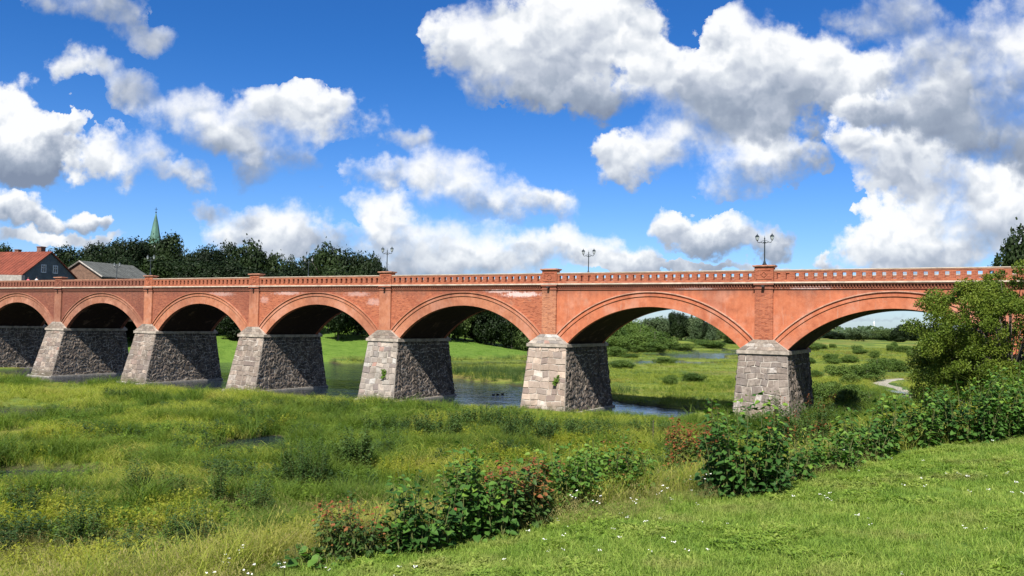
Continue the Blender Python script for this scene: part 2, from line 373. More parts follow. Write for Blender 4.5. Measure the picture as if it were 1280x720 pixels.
def simple(name, c, rough=.8, var=.25, sc=3, spec=.3, metal=0, bs=.3):
    def fn(t):
        co = objco(t); n = t.noise(co, sc, 6, .65); f = t.noise(co, sc * 9, 3, .6)
        col = t.mix(t.ss(n, .3, .7), [q * (1 - var) for q in c], [min(1, q * (1 + var)) for q in c])
        col = t.mix(t.m('MULTIPLY', f, .25), col, [q * .6 for q in c])
        principled(t, col, rough, f, bs, .01, spec, metal)
    return mat(name, fn)
M['coping'] = simple('limestone_coping', (.46, .38, .30), .85, .25, 1.5)
M['hood_lit'] = simple('sunlit_hood', (.42, .22, .15), .85, .3, 2)  # sunlit edge of the right-hand hoods painted as a paler colour
M['coping_red'] = simple('brick_coping', (.36, .17, .11), .85, .3, 2)
M['capstone'] = simple('cap_stone', (.33, .28, .23), .9, .45, 1.3)
M['mortar'] = simple('mortar', (.40, .36, .31), .95, .3, 2)
M['mortar_dark'] = simple('mortar_dark', (.10, .088, .075), .95, .3, 2)
M['asphalt'] = simple('deck_paving', (.12, .115, .11), .9, .2, 1)
M['iron'] = simple('dark_iron', (.035, .045, .05), .45, .2, 5, .5, .6)
M['iron_green'] = simple('green_iron', (.05, .085, .08), .5, .2, 5, .5, .4)
M['zinc'] = simple('spout_metal', (.02, .02, .022), .6, .2, 5)
def block_fn(t, tint=(1, 1, 1), dirt=.55):
    oi = t.node('ShaderNodeObjectInfo'); r = oi.outputs['Random']; co = t.node('ShaderNodeTexCoord').outputs['Object']
    g = geopos(t)
    base = t.ramp(r, [(0, (.30, .25, .21)), (.18, (.40, .35, .30)), (.3, (.25, .22, .20)), (.45, (.43, .385, .335)), (.55, (.38, .29, .25)), (.60, (.34, .29, .25)), (.75, (.50, .42, .35)), (.85, (.22, .18, .165)), (.93, (.56, .53, .49)), (.985, (.42, .24, .19))])
    base.node.color_ramp.interpolation = 'CONSTANT'
    n = t.noise(g, 2.2, 8, .7); f = t.noise(g, 22, 5, .7); sp = t.noise(g, 60, 2, .5)
    col = t.mix(t.ss(n, .35, .68, .0, dirt), base, (.17, .14, .12))
    col = t.mix(t.ss(f, .5, .75, 0, .5), col, (.52, .47, .41))
    col = t.mix(t.ss(t.noise(g, .6, 5, .6), .5, .68, 0, .5), col, (.14, .125, .10))
    gz_ = t.sep(g)[2]; tide = t.ss(t.m('ADD', gz_, t.m('MULTIPLY', t.m('SUBTRACT', t.noise(g, 1.3, 5, .7), .5), -2.2)), 1.5, .2, 0, .7)
    col = t.mix(tide, col, (.10, .095, .06)); streak = t.noise(t.v('MULTIPLY', g, (2.4, 2.4, .22)), 1, 5, .7)
    col = t.mix(t.ss(streak, .52, .72, 0, .6), col, (.13, .115, .10))
    col = t.mix(1, col, [q * .84 for q in tint], 'MULTIPLY')
    principled(t, col, .85, t.m('ADD', n, t.m('MULTIPLY', f, .4)), .8, .05, .25)
M['block'] = mat('dressed_granite', block_fn)
BLOCKTINT = (1, 1, 1)
M['block_pale'] = mat('pale_pink_granite', lambda t: block_fn(t, (1.1, 1.0, .94), .4))
M['block_brown'] = mat('brown_granite', lambda t: block_fn(t, (.86, .81, .77), .9))
M['block_grey'] = mat('grey_granite', lambda t: block_fn(t, (.90, .86, .84), 1.))
def rubble_fn(t):
    co = objco(t); g = co
    at_ = t.node('ShaderNodeAttribute', attribute_name='rv').outputs['Fac']
    base = t.ramp(at_, [(0, (.05, .046, .042)), (.3, (.11, .092, .078)), (.55, (.075, .07, .066)), (.8, (.15, .12, .10)), (1, (.20, .175, .15))])
    f = t.noise(g, 9, 8, .72); b = t.noise(g, .7, 4, .6)
    col = t.mix(t.ss(f, .35, .7, 0, .6), base, (.04, .036, .033)); col = t.mix(t.ss(b, .45, .7, 0, .3), col, (.13, .118, .10)); col = t.mix(1, col, (1.15, 1.1, 1.05), 'MULTIPLY')
    principled(t, col, .9, f, .9, .05, .25)
M['rubble'] = mat('rubble_granite', rubble_fn)
M['plinth'] = simple('plinth_stone', (.30, .275, .24), .85, .3, 2)

# ------------------------------------------------------------------ ground and water
def leafy(name, cols, patch=4., trans=.3, tip=None, rough=.6, dry=None, spec=.18, randmix=.5):
    """foliage: colour varies by patch of the meadow and by plant"""
    def fn(t):
        g = geopos(t); pn = t.noise(g, 1 / patch, 3, .6); r = t.node('ShaderNodeObjectInfo').outputs['Random']
        fac = t.m('ADD', t.m('MULTIPLY', t.ss(pn, .3, .7), 1 - randmix), t.m('MULTIPLY', r, randmix))
        n = len(cols); col = t.ramp(fac, [(i / max(1, n - 1), c) for i, c in enumerate(cols)])
        if dry: col = t.mix(t.m('MULTIPLY', t.ss(t.noise(g, 1 / (patch * 2.3), 4, .6), .52, .68), dry[1]), col, dry[0])
        if tip:
            h = t.node('ShaderNodeAttribute', attribute_name='h').outputs['Fac']
            col = t.mix(t.ss(h, .55, 1, 0, tip[1]), col, tip[0])
        p = t.node('ShaderNodeBsdfPrincipled'); t.put(p.inputs['Base Color'], col); p.inputs['Roughness'].default_value = rough
        p.inputs['Specular IOR Level'].default_value = spec
        tr = t.node('ShaderNodeBsdfTranslucent'); t.put(tr.inputs[0], t.mix(1, col, (1.15, 1.3, .55), 'MULTIPLY'))
        ms = t.node('ShaderNodeMixShader'); ms.inputs[0].default_value = trans
        t.l.new(p.outputs[0], ms.inputs[1]); t.l.new(tr.outputs[0], ms.inputs[2])
        o = t.node('ShaderNodeOutputMaterial'); t.l.new(ms.outputs[0], o.inputs[0])
    return mat(name, fn)
def ground_fn(t):
    g = geopos(t); lawn = t.node('ShaderNodeAttribute', attribute_name='lawn').outputs['Fac']
    wetv = t.node('ShaderNodeAttribute', attribute_name='wet').outputs['Fac']
    n = t.noise(g, .12, 5, .6); f = t.noise(g, 3, 6, .7); n2 = t.noise(t.v('MULTIPLY', g, (.02, .045, 1)), 1, 4, .6)
    marsh = t.ramp(t.noise(t.v('MULTIPLY', g, (.035, .06, 1)), 1, 8, .68), [(.36, (.035, .07, .016)), (.47, (.09, .14, .026)), (.56, (.20, .23, .04)), (.66, (.10, .13, .03))])
    marsh = t.mix(t.ss(n2, .52, .62, 0, .65), marsh, (.20, .15, .045))
    marsh = t.mix(t.ss(n2, .47, .38, 0, .5), marsh, (.045, .085, .022))
    marsh = t.mix(t.ss(f, .4, .7, 0, .6), marsh, (.035, .055, .014))
    lw = t.ramp(t.noise(g, .5, 5, .65), [(.3, (.07, .13, .018)), (.7, (.12, .19, .03))])
    lw = t.mix(t.ss(f, .45, .75, 0, .5), lw, (.04, .07, .014))
    col = t.mix(lawn, marsh, lw)
    col = t.mix(wetv, col, (.035, .028, .018))
    principled(t, col, .95, f, .6, .1, .1)
M['ground'] = mat('ground', ground_fn)
def build_ground():
    ang = np.concatenate([np.linspace(-180, -54, 30)[:-1], np.linspace(-54, 54, 400), np.linspace(54, 180, 30)[1:-1]])
    rad = np.concatenate([[0.01], 1.2 * 1.0235 ** np.arange(0, 372)])
    A, Rr = np.meshgrid(np.radians(ang), rad); X = Rr * np.sin(A); Y = Rr * np.cos(A); Z = ground(X, Y)
    n, m = X.shape; V = np.c_[X.ravel(), Y.ravel(), Z.ravel()]
    i, j = np.meshgrid(np.arange(n - 1), np.arange(m), indexing='ij'); j2 = (j + 1) % m
    F = np.stack([i * m + j, i * m + j2, (i + 1) * m + j2, (i + 1) * m + j], -1).reshape(-1, 4)
    t, s = upland_t(X, Y); d, sd, p = seg_dist(X, Y, LEFT)
    et = edge_t(X, Y); lawn = np.maximum(sst(et, .8, -.3), sst(d * sd, 2, 6) * (p < 7)).ravel(); w = sst(wet(X, Y), -1.2, .1).ravel() * (1 - lawn)
    return link('ground', np_mesh('ground', V, F[:, ::-1], M['ground'], True, {'lawn': lawn, 'wet': w}), kind='structure')
build_ground()
def water_fn(t):
    g = geopos(t); n = t.noise(t.v('MULTIPLY', g, (1, .35, 1)), 2.2, 4, .6); w = t.noise(g, .15, 3, .5)
    n3 = t.noise(t.v('MULTIPLY', g, (.5, 1.6, 1)), .5, 3, .6)
    p = principled(t, t.mix(w, (.008, .016, .026), (.016, .024, .03)), t.ss(n3, .4, .6, .03, .13), t.m('ADD', t.m('MULTIPLY', n, .5), n3), .4, .16, .5)
    p.inputs['IOR'].default_value = 1.33
M['water'] = mat('river_water', water_fn)
MB().add([(-400, 20, 0), (400, 20, 0), (500, 700, 0), (-400, 700, 0)], [(0, 1, 2, 3)]).build('river_water', M['water'], kind='structure')

# ------------------------------------------------------------------ the bridge
PIER_S = [0, 21.64, 42.72, 63.54, 83.85, 104.4]; ENDS = (-21.5, 125.6); DEPTH = 9.5
bridge = empty('arched_bridge', (P6[0], P6[1], 0), -TH, label='long red brick bridge of seven segmental arches on battered granite piers across the river', cat='bridge')
ZT = 13.08                                            # top of the spandrel walls
ZB = 12.98
def dark_bay(s): return s > 74
def bay_mats(s):  # brick and render get darker in steps towards the left end
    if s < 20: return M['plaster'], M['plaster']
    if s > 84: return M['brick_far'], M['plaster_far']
    if s > 62: return M['brick_dark'], M['plaster_old']
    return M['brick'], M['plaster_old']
nodes_s = [ENDS[0]] + PIER_S + [ENDS[1]]
for bi in range(len(nodes_s) - 1):
    sa, sb = nodes_s[bi], nodes_s[bi + 1]; xc = -(sa + sb) / 2; hs = (sb - sa) / 2 - 2.02; zs, za = 7.15, 10.95; rise = za - zs
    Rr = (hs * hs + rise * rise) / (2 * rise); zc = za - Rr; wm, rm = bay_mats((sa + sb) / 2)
    amax = math.asin(hs / Rr)
    prof = [(xc - (sb - sa) / 2, 6.6), (xc - hs - .001, 6.6)] + [(xc + Rr * math.sin(a), zc + Rr * math.cos(a)) for a in np.linspace(-amax, amax, 49)] + [(xc + hs + .001, 6.6), (xc + (sb - sa) / 2, 6.6)]
    def slab(y0, y1):
        b = MB(); n = len(prof); vs = []
        for (x, z) in prof: vs += [(x, y0, z), (x, y1, z), (x, y0, ZB), (x, y1, ZB)]
        fs = []
        for i in range(n - 1):
            p, q = 4 * i, 4 * (i + 1)
            fs += [(p, q, q + 2, p + 2), (q + 1, p + 1, p + 3, q + 3), (p + 1, q + 1, q, p), (p + 2, q + 2, q + 3, p + 3)]
        fs += [(0, 2, 3, 1), (4 * n - 4, 4 * n - 3, 4 * n - 1, 4 * n - 2)]
        return b.add(vs, fs)
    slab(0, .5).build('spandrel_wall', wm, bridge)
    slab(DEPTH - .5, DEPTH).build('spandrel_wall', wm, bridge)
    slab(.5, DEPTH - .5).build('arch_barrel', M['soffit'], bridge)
    def ring(r0, r1, y0, y1, N=56, z_end=7.05):
        b = MB(); vs = []; ae = math.acos(min(1, (z_end - zc) / ((r0 + r1) / 2)))
        for a in np.linspace(-ae, ae, N + 1):
            for r, y in ((r0, y0), (r1, y0), (r1, y1), (r0, y1)): vs.append((xc + r * math.sin(a), y, zc + r * math.cos(a)))
        fs = []
        for i in range(N):
            for k in range(4):
                k2 = (k + 1) % 4; fs.append((4 * i + k, 4 * i + 4 + k, 4 * i + 4 + k2, 4 * i + k2))
        fs += [(0, 1, 2, 3), (4 * N + 3, 4 * N + 2, 4 * N + 1, 4 * N)]
        return b.add(vs, fs)
    for side in (0, 1):
        def yy(p): return (-p, -.0) if side == 0 else (DEPTH, DEPTH + p)
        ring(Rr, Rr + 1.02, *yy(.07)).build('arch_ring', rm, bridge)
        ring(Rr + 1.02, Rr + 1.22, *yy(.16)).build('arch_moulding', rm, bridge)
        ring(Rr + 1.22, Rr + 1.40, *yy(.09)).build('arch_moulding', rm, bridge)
        ring(Rr + 1.40, Rr + 1.5, *yy(.22)).build('arch_hood', M['hood_lit'] if bi < 2 else rm, bridge)
    xa, xb = -sb, -sa; x0, x1 = xa + .82, xb - .82
    ang_b = MB()
    # cornice: plain fillet, saw-tooth course, fillet, pale coping
    cm = M['brick'] if bi < 4 else wm
    MB().box(x0, x1, -.10, 0, 12.62, 12.70).box(x0, x1, DEPTH, DEPTH + .1, 12.62, 12.70).build('cornice_fillet', cm, bridge)
    MB().box(x0, x1, -.21, -.001, 13.03, 13.14).box(x0, x1, DEPTH + .001, DEPTH + .26, 12.98, 13.14).build('cornice_fillet', cm, bridge)
    n = int((x1 - x0) / .25); st = (x1 - x0) / n
    for i in range(n):
        xx = x0 + st * i
        ang_b.add([(xx + .02, 0, 12.76), (xx + st - .02, 0, 12.76), (xx + st / 2, -.20, 12.76), (xx + .02, 0, 12.979), (xx + st - .02, 0, 12.979), (xx + st / 2, -.20, 13.028)],
                  [(0, 2, 1), (3, 4, 5), (0, 3, 5, 2), (2, 5, 4, 1)])
    ang_b.build('sawtooth_course', cm, bridge, kind='stuff')
    MB().box(x0, x1, -.29, .12, 13.14, 13.27).build('coping_course', M['coping'], bridge)
    MB().box(x0, x1, DEPTH - .12, DEPTH + .40, 13.14, 13.27).build('coping_course', M['coping'], bridge)
    # parapet
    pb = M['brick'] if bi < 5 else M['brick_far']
    PY0, PY1 = -.16, .22; z0, za_, zb_, z1 = 13.27, 13.49, 14.05, 14.29
    xl, xr = xa + .88, xb - .88
    for side in (0, 1):
        ya, yb = (PY0, PY1) if side == 0 else (DEPTH - PY1, DEPTH - PY0)
        par = MB().box(xl, xr, ya, yb, z0, za_).box(xl, xr, ya, yb, zb_, z1)
        n = 25; pit = (xr - xl) / n; wb = pit * .60
        if side == 1:
            for i in range(n + 1):
                c = xl + i * pit; a_, b_ = max(xl, c - wb / 2), min(xr, c + wb / 2); par.box(a_, b_, ya + .004, yb - .004, za_, zb_)
        parapet = par.build('parapet', pb, bridge)
        MB().box(xl, xr, ya - .07, yb + .07, z1, z1 + .07).build('parapet_coping', M['coping'] if bi < 5 or side else M['coping_red'], bridge)
        MB().box(xl, xr, ya - .035, yb + .035, z1 - .10, z1 - .001).build('coping_fillet', M['coping_red'], bridge)
        if side == 0:
            bm_ = None
            for i in range(n + 1):
                c = xl + i * pit; a_, b_ = max(xl, c - wb / 2), min(xr, c + wb / 2)
                if bm_ is None or i in (n,):
                    mm = MB().box(a_ - c, b_ - c, ya + .004, yb - .004, za_, zb_).mesh('baluster', pb)
                    if i == 1: bm_ = mm
                else: mm = bm_
                if i == 0: bm_ = None
                o = link('baluster', mm, parapet); o.location.x = c
MB().box(-ENDS[1] - 30, -ENDS[0] + 30, .0, DEPTH, 12.985, 13.12).build('deck', M['asphalt'], bridge)
# approaches: solid walls on the banks
for (xa, xb) in ((-ENDS[1] - 30, -ENDS[1] - .0), (-ENDS[0], -ENDS[0] + 30)):
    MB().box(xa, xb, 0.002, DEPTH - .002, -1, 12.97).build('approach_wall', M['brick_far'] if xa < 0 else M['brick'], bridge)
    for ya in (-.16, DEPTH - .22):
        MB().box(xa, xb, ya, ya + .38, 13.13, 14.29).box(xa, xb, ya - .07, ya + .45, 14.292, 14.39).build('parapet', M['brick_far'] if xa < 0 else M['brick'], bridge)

base_fwd = {0: 1.5, 1: 1.6, 2: 1.8, 3: 2.4, 4: 2.6, 5: 2.7, 6: 2.6, -1: 1.5}
def quad_pt(q, u, v, off=0):
    a = q[0].lerp(q[1], u); b = q[3].lerp(q[2], u); p = a.lerp(b, v); return p + q[4] * off
def mk_quad(p0, p1, p2, p3):
    q = [Vector(p) for p in (p0, p1, p2, p3)]; q.append((q[1] - q[0]).cross(q[3] - q[0]).normalized()); return q
def rubble_face(q, W_, H_, cell, b, rv):
    ph = rnd.uniform(0, 6); wa = .028; nr = max(3, int(H_ / (cell * .85))); nc = max(4, int(W_ / cell)); rows = []
    vh = [0] + list(np.sort(np.clip(np.linspace(0, 1, nr + 1)[1:-1] + np.array([rnd.uniform(-.25, .25) / nr for _ in range(nr - 1)]), .01, .99))) + [1]
    for r in range(nr):
        c = [0]; 
        while c[-1] < 1: c.append(c[-1] + rnd.uniform(.55, 1.5) / nc)
        c[-1] = 1
        for k in range(len(c) - 1):
            u0, u1, v0, v1 = c[k], c[k + 1], vh[r], vh[r + 1]; g = .022
            if (u1 - u0) * W_ < .12: continue
            du, dv = g / W_, g / H_; j = lambda a, s_: a + rnd.uniform(-.075, .075) / s_
            cs = [(u0 + du, j(v0 + dv, H_)), (j((u0 + u1) / 2, W_), j(v0 + dv, H_)), (u1 - du, j(v0 + dv, H_)), (u1 - du, j(v1 - dv, H_)), (j((u0 + u1) / 2, W_), j(v1 - dv, H_)), (u0 + du, j(v1 - dv, H_))]
            cs = [(a, b_ + wa * math.sin(b_ * math.pi) * (math.sin(a * 23 + ph) + .8 * math.sin(a * 51 + ph * 2 + b_ * 9))) for a, b_ in cs]
            cs = [(a + .35 / nc * math.sin(b_ * 60 + ph) * math.sin(a * math.pi), b_) for a, b_ in cs]
            cs = [(min(1, max(0, a)), min(1, max(0, b_))) for a, b_ in cs]; pr = rnd.uniform(.02, .13)
            um, vm = sum(a for a, _ in cs) / 6, sum(b_ for _, b_ in cs) / 6
            vs = [quad_pt(q, a, b_, -.03) for a, b_ in cs] + [quad_pt(q, um + (a - um) * .82, vm + (b_ - vm) * .8, pr * rnd.uniform(.7, 1)) for a, b_ in cs] + [quad_pt(q, um + rnd.uniform(-.2, .2) * (u1 - u0), vm, pr + rnd.uniform(.0, .05))]
            fs = [(i, (i + 1) % 6, 6 + (i + 1) % 6, 6 + i) for i in range(6)] + [(6 + i, 6 + (i + 1) % 6, 12) for i in range(6)]
            b.add(vs, fs); rv += [rnd.random()] * 13
def make_pier(n, s, xw=0):
    pf = base_fwd[n]; pier = empty('pier', (0, 0, 0)); pier.parent = bridge; x = -s
    lo = [(x - 2.62, -pf, -1.0), (x + 2.62, -pf, -1.0), (x + 2.62, DEPTH + 1.6, -1.0), (x - 2.62, DEPTH + 1.6, -1.0)]
    hi = [(x - 2.12, -.42, 6.78), (x + 2.12, -.42, 6.78), (x + 2.12, DEPTH + .42, 6.78), (x - 2.12, DEPTH + .42, 6.78)]
    MB().hexa(lo, hi).build('pier_core', M['mortar'], pier)
    # cap: flat slab and a hipped top dying into the pilaster
    MB().box(x - 2.32, x + 2.32, -.62, DEPTH + .62, 6.78, 7.10).build('cap_slab', M['capstone'], pier)
    for sg in (0, 1):
        y_out, y_in = (-.56, -.27) if sg == 0 else (DEPTH + .56, DEPTH + .27); yw = 0 if sg == 0 else DEPTH
        a = [(x - 2.24, y_out, 7.101), (x + 2.24, y_out, 7.101), (x + 2.24, yw, 7.101), (x - 2.24, yw, 7.101)]
        b = [(x - .95, y_in, 8.05), (x + .95, y_in, 8.05), (x + .95, yw, 8.05), (x - .95, yw, 8.05)]
        if sg: a = [a[3], a[2], a[1], a[0]]; b = [b[3], b[2], b[1], b[0]]
        mm = MB().hexa(a, b)
        MB().hexa(a, b).build('cap_roof', M['capstone'], pier)
        if sg == 0:    # the cap is laid in three courses of blocks
            q = mk_quad(a[0], a[1], b[1], b[0])
            for r in range(3):
                k = 5 - r; us = [0] + sorted(min(.97, max(.03, (i + 1) / k + rnd.uniform(-.05, .05))) for i in range(k - 1)) + [1]
                for c in range(k): block(q, us[c], us[c + 1], r / 3, (r + 1) / 3, pier, .014, .03, 'cap_stone', 'block_brown' if n != 1 else 'block')
    # dressed face towards the camera, one object per stone
    q = mk_quad(lo[0], lo[1], hi[1], hi[0]); rows = 13; vv = [0]
    for r in range(rows): vv.append(vv[-1] + rnd.uniform(.75, 1.25))
    vv = [a / vv[-1] for a in vv]
    for r in range(rows):
        k = rnd.choice((5, 5, 6, 6, 7)); us = [0.0]
        for i in range(k): us.append(us[-1] + rnd.uniform(.55, 1.5))
        us = [a / us[-1] for a in us]
        for c in range(k): block(q, us[c], us[c + 1], vv[r], vv[r + 1], pier, .022, rnd.uniform(.02, .09), 'stone', {1: 'block_pale', 0: 'block_grey', 2: 'block'}.get(n, 'block_brown'))
    # rubble cheeks
    for sg in (1, -1):
        b = MB(); rv = []
        if sg == 1: q = mk_quad(lo[1], lo[2], hi[2], hi[1])
        else: q = mk_quad(lo[3], lo[0], hi[0], hi[3])
        rubble_face(q, DEPTH + 3, 7.8, .5, b, rv)
        o = b.build('rubble_facing', M['rubble'], pier, kind='stuff')
        at_ = o.data.attributes.new('rv', 'FLOAT', 'POINT'); at_.data.foreach_set('value', rv)
    b = MB()
    pe = lambda z: 2.62 - .5 * (z + 1) / 7.78
    b.box(x + 2.50, x + 2.86, -pf + .1, DEPTH + 1.4, -.6, .18).box(x - 2.86, x - 2.5, -pf + .1, DEPTH + 1.4, -.6, .18).box(x - 2.8, x + 2.8, -pf - .12, -pf + .1, -.6, .10)
    b.build('plinth', M['plinth'], pier)
    return pier
def block(q, u0, u1, v0, v1, parent, gap, proud, name, mt='block'):
    W_ = ((q[1] - q[0]).length + (q[2] - q[3]).length) / 2; H_ = (q[3] - q[0]).length; du, dv = gap / W_, gap / H_
    cs = [(u0 + du, v0 + dv), (u1 - du, v0 + dv), (u1 - du, v1 - dv), (u0 + du, v1 - dv)]
    um, vm = (u0 + u1) / 2, (v0 + v1) / 2; ctr = quad_pt(q, um, vm)
    cs = [(a + rnd.uniform(-.03, .03) / W_ * (0.01 < a < .99), b_ + rnd.uniform(-.022, .022) / H_) for a, b_ in cs]
    cs = [(a + .016 * math.sin(b_ * 31 + q[0].x) * math.sin(a * math.pi), b_ + .010 * math.sin(a * 13 + q[0].x + b_ * 7)) for a, b_ in cs]
    sh = 1 - .09 / max(.3, (v1 - v0) * H_)
    vs = [quad_pt(q, a, b_, -.02) - ctr for a, b_ in cs] + [quad_pt(q, a, b_, proud * .55) - ctr for a, b_ in cs] + [quad_pt(q, um + (a - um) * sh, vm + (b_ - vm) * sh, proud * rnd.uniform(.9, 1.25)) - ctr for a, b_ in cs]
    fs = [(i, (i + 1) % 4, 4 + (i + 1) % 4, 4 + i) for i in range(4)] + [(4 + i, 4 + (i + 1) % 4, 8 + (i + 1) % 4, 8 + i) for i in range(4)] + [(8, 9, 10, 11)]
    me = MB().add(vs, fs).mesh(name, M[mt]); o = link(name, me, parent); o.location = ctr; return o
for i, s in enumerate(PIER_S): make_pier(i, s)
make_pier(-1, ENDS[0]); make_pier(6, ENDS[1])
for i, s in enumerate(nodes_s):
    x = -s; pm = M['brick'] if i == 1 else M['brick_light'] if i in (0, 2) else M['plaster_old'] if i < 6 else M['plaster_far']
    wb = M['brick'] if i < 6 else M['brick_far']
    for sg in (0, 1):
        def Y(a, b): return (-b, -a) if sg == 0 else (DEPTH + a, DEPTH + b)
        MB().box(x - .8, x + .8, *Y(0, .24), 8.06, 12.62).build('pilaster', pm, bridge)
        MB().box(x - .9, x + .9, *Y(0, .31), 12.621, 12.74).box(x - .8, x + .8, *Y(0, .27), 12.741, 12.98).box(x - .9, x + .9, *Y(0, .40), 12.981, 13.14).build('pilaster_capital', wb, bridge)
        MB().box(x - .81, x + .81, *Y(-.12, .40), 13.141, 13.272).box(x - 1.0, x + 1.0, *Y(-.05, .38), 13.1415, 13.2715).build('coping_course', M['coping'], bridge)
        post = MB().box(x - .84, x + .84, *Y(-.50, .24), 13.273, 14.60).box(x - .87, x + .87, *Y(-.52, .27), 13.273, 13.42)
        # sunk panel frame on the face of the post
        f0, f1 = (-.28, -.24) if sg == 0 else (DEPTH + .24, DEPTH + .28)
        post.box(x - .72, x - .58, f0, f1, 13.50, 14.44).box(x + .58, x + .72, f0, f1, 13.50, 14.44).box(x - .58, x + .58, f0, f1, 14.30, 14.44).box(x - .58, x + .58, f0, f1, 13.50, 13.60)
        po = post.build('parapet_post', wb, bridge)
        MB().box(x - .94, x + .94, *Y(-.58, .34), 14.602, 14.67).box(x - 1.02, x + 1.02, *Y(-.62, .40), 14.671, 14.78).box(x - .7, x + .7, *Y(-.35, .12), 14.781, 14.82).build('post_cap', M['coping_red'], bridge)
        if sg == 0:
            d = MB(); r0, r1 = .22, .31
            N = 4 if i == 1 else 12
            for k in range(N):
                a0, a1 = 2 * math.pi * k / N, 2 * math.pi * (k + 1) / N
                vs = [(x + r * math.cos(a), yv, 13.95 + r * math.sin(a)) for yv in (-.29, -.24) for r, a in ((r0, a0), (r1, a0), (r1, a1), (r0, a1))]
                d.add(vs, [(0, 1, 2, 3), (1, 5, 6, 2), (3, 7, 4, 0), (0, 4, 5, 1), (2, 6, 7, 3)])
            d.build('rosette', wb, po)
            MB().box(x - .12, x + .12, -.68, -.38, 12.78, 12.97).build('drain_spout', M['zinc'], bridge)

# lamps on alternate posts
def make_lamp(mt):
    root = empty('street_lamp')
    MB().lathe([(.20, 0), (.20, .08), (.13, .14), (.10, .30), (.07, .36), (.055, .5), (.05, 2.05), (.07, 2.08), (.07, 2.14), (.045, 2.18), (.04, 2.42), (.07, 2.46), (.02, 2.56), (.005, 2.72)], 8).build('pole', mt, root)
    MB().lathe([(.11, 2.0), (.12, 2.03), (.11, 2.06)], 8).build('collar', mt, root)
    for sg in (-1, 1):
        pts = [(0, 0, 2.12), (sg * .18, 0, 2.03), (sg * .34, 0, 2.12), (sg * .48, 0, 2.06), (sg * .62, 0, 2.12), (sg * .66, 0, 2.26)]
        MB().tube(pts, .032, 6).tube([(0, 0, 2.3), (sg * .2, 0, 2.22), (sg * .34, 0, 2.12)], .018, 5).build('arm', mt, root)
        ln = MB().lathe([(.05, 2.24), (.10, 2.28), (.05, 2.31)], 6, (sg * .66, 0, 0)); L = ln.build('lantern', mt, root)
        MB().lathe([(.10, 2.32), (.17, 2.62)], 6, (sg * .66, 0, 0)).build('glass', M['lampglass'], L)
        cage = MB()
        for k in range(6):
            a = 2 * math.pi * k / 6; cage.tube([(sg * .66 + .105 * math.cos(a), .105 * math.sin(a), 2.31), (sg * .66 + .178 * math.cos(a), .178 * math.sin(a), 2.63)], .011, 4)
        cage.build('frame', mt, L)
        MB().lathe([(.20, 2.62), (.20, 2.65), (.11, 2.77), (.05, 2.80), (.04, 2.85), (.012, 2.90), (.004, 3.0)], 6, (sg * .66, 0, 0)).build('lamp_cap', mt, L)
    return root
def glass_fn(t): principled(t, (.42, .46, .46), .25, None, spec=.6)
M['lampglass'] = mat('lantern_glass', glass_fn)
def copy_tree(o, parent=None):
    c = o.copy(); C.objects.link(c)
    if parent is not None: c.parent = parent
    for ch in list(o.children): copy_tree(ch, c)
    return c
lamp0 = make_lamp(M['iron'])
lamp_lab = {0: 'largest double-armed lamp, on the near parapet post above the right pier',
            1: 'double-armed lamp on the far parapet, to the right of the pale pier',
            2: 'double-armed lamp on the near parapet right of the dark hill trees',
            3: 'double-armed lamp on the far parapet against the right end of the hill trees',
            4: 'double-armed lamp on the near parapet directly under the green church spire',
            5: 'small far-side lamp in front of the grey roof beside the brown brick gable',
            -1: 'lamp on the far parapet behind the crown of the willow'}
for k, s in enumerate(nodes_s[:-1]):
    n = k - 1; near = n % 2 == 0
    o = lamp0 if k == 0 else copy_tree(lamp0)
    f = -.0 if near else -DEPTH
    wx, wy = world_xy(s, f); o.location = (wx, wy, 14.82); o.rotation_euler[2] = -TH
    tag(o, lamp_lab[n], 'street lamp', 'double-armed lamps along the bridge parapets')
    o.scale = (1, 1, .98)

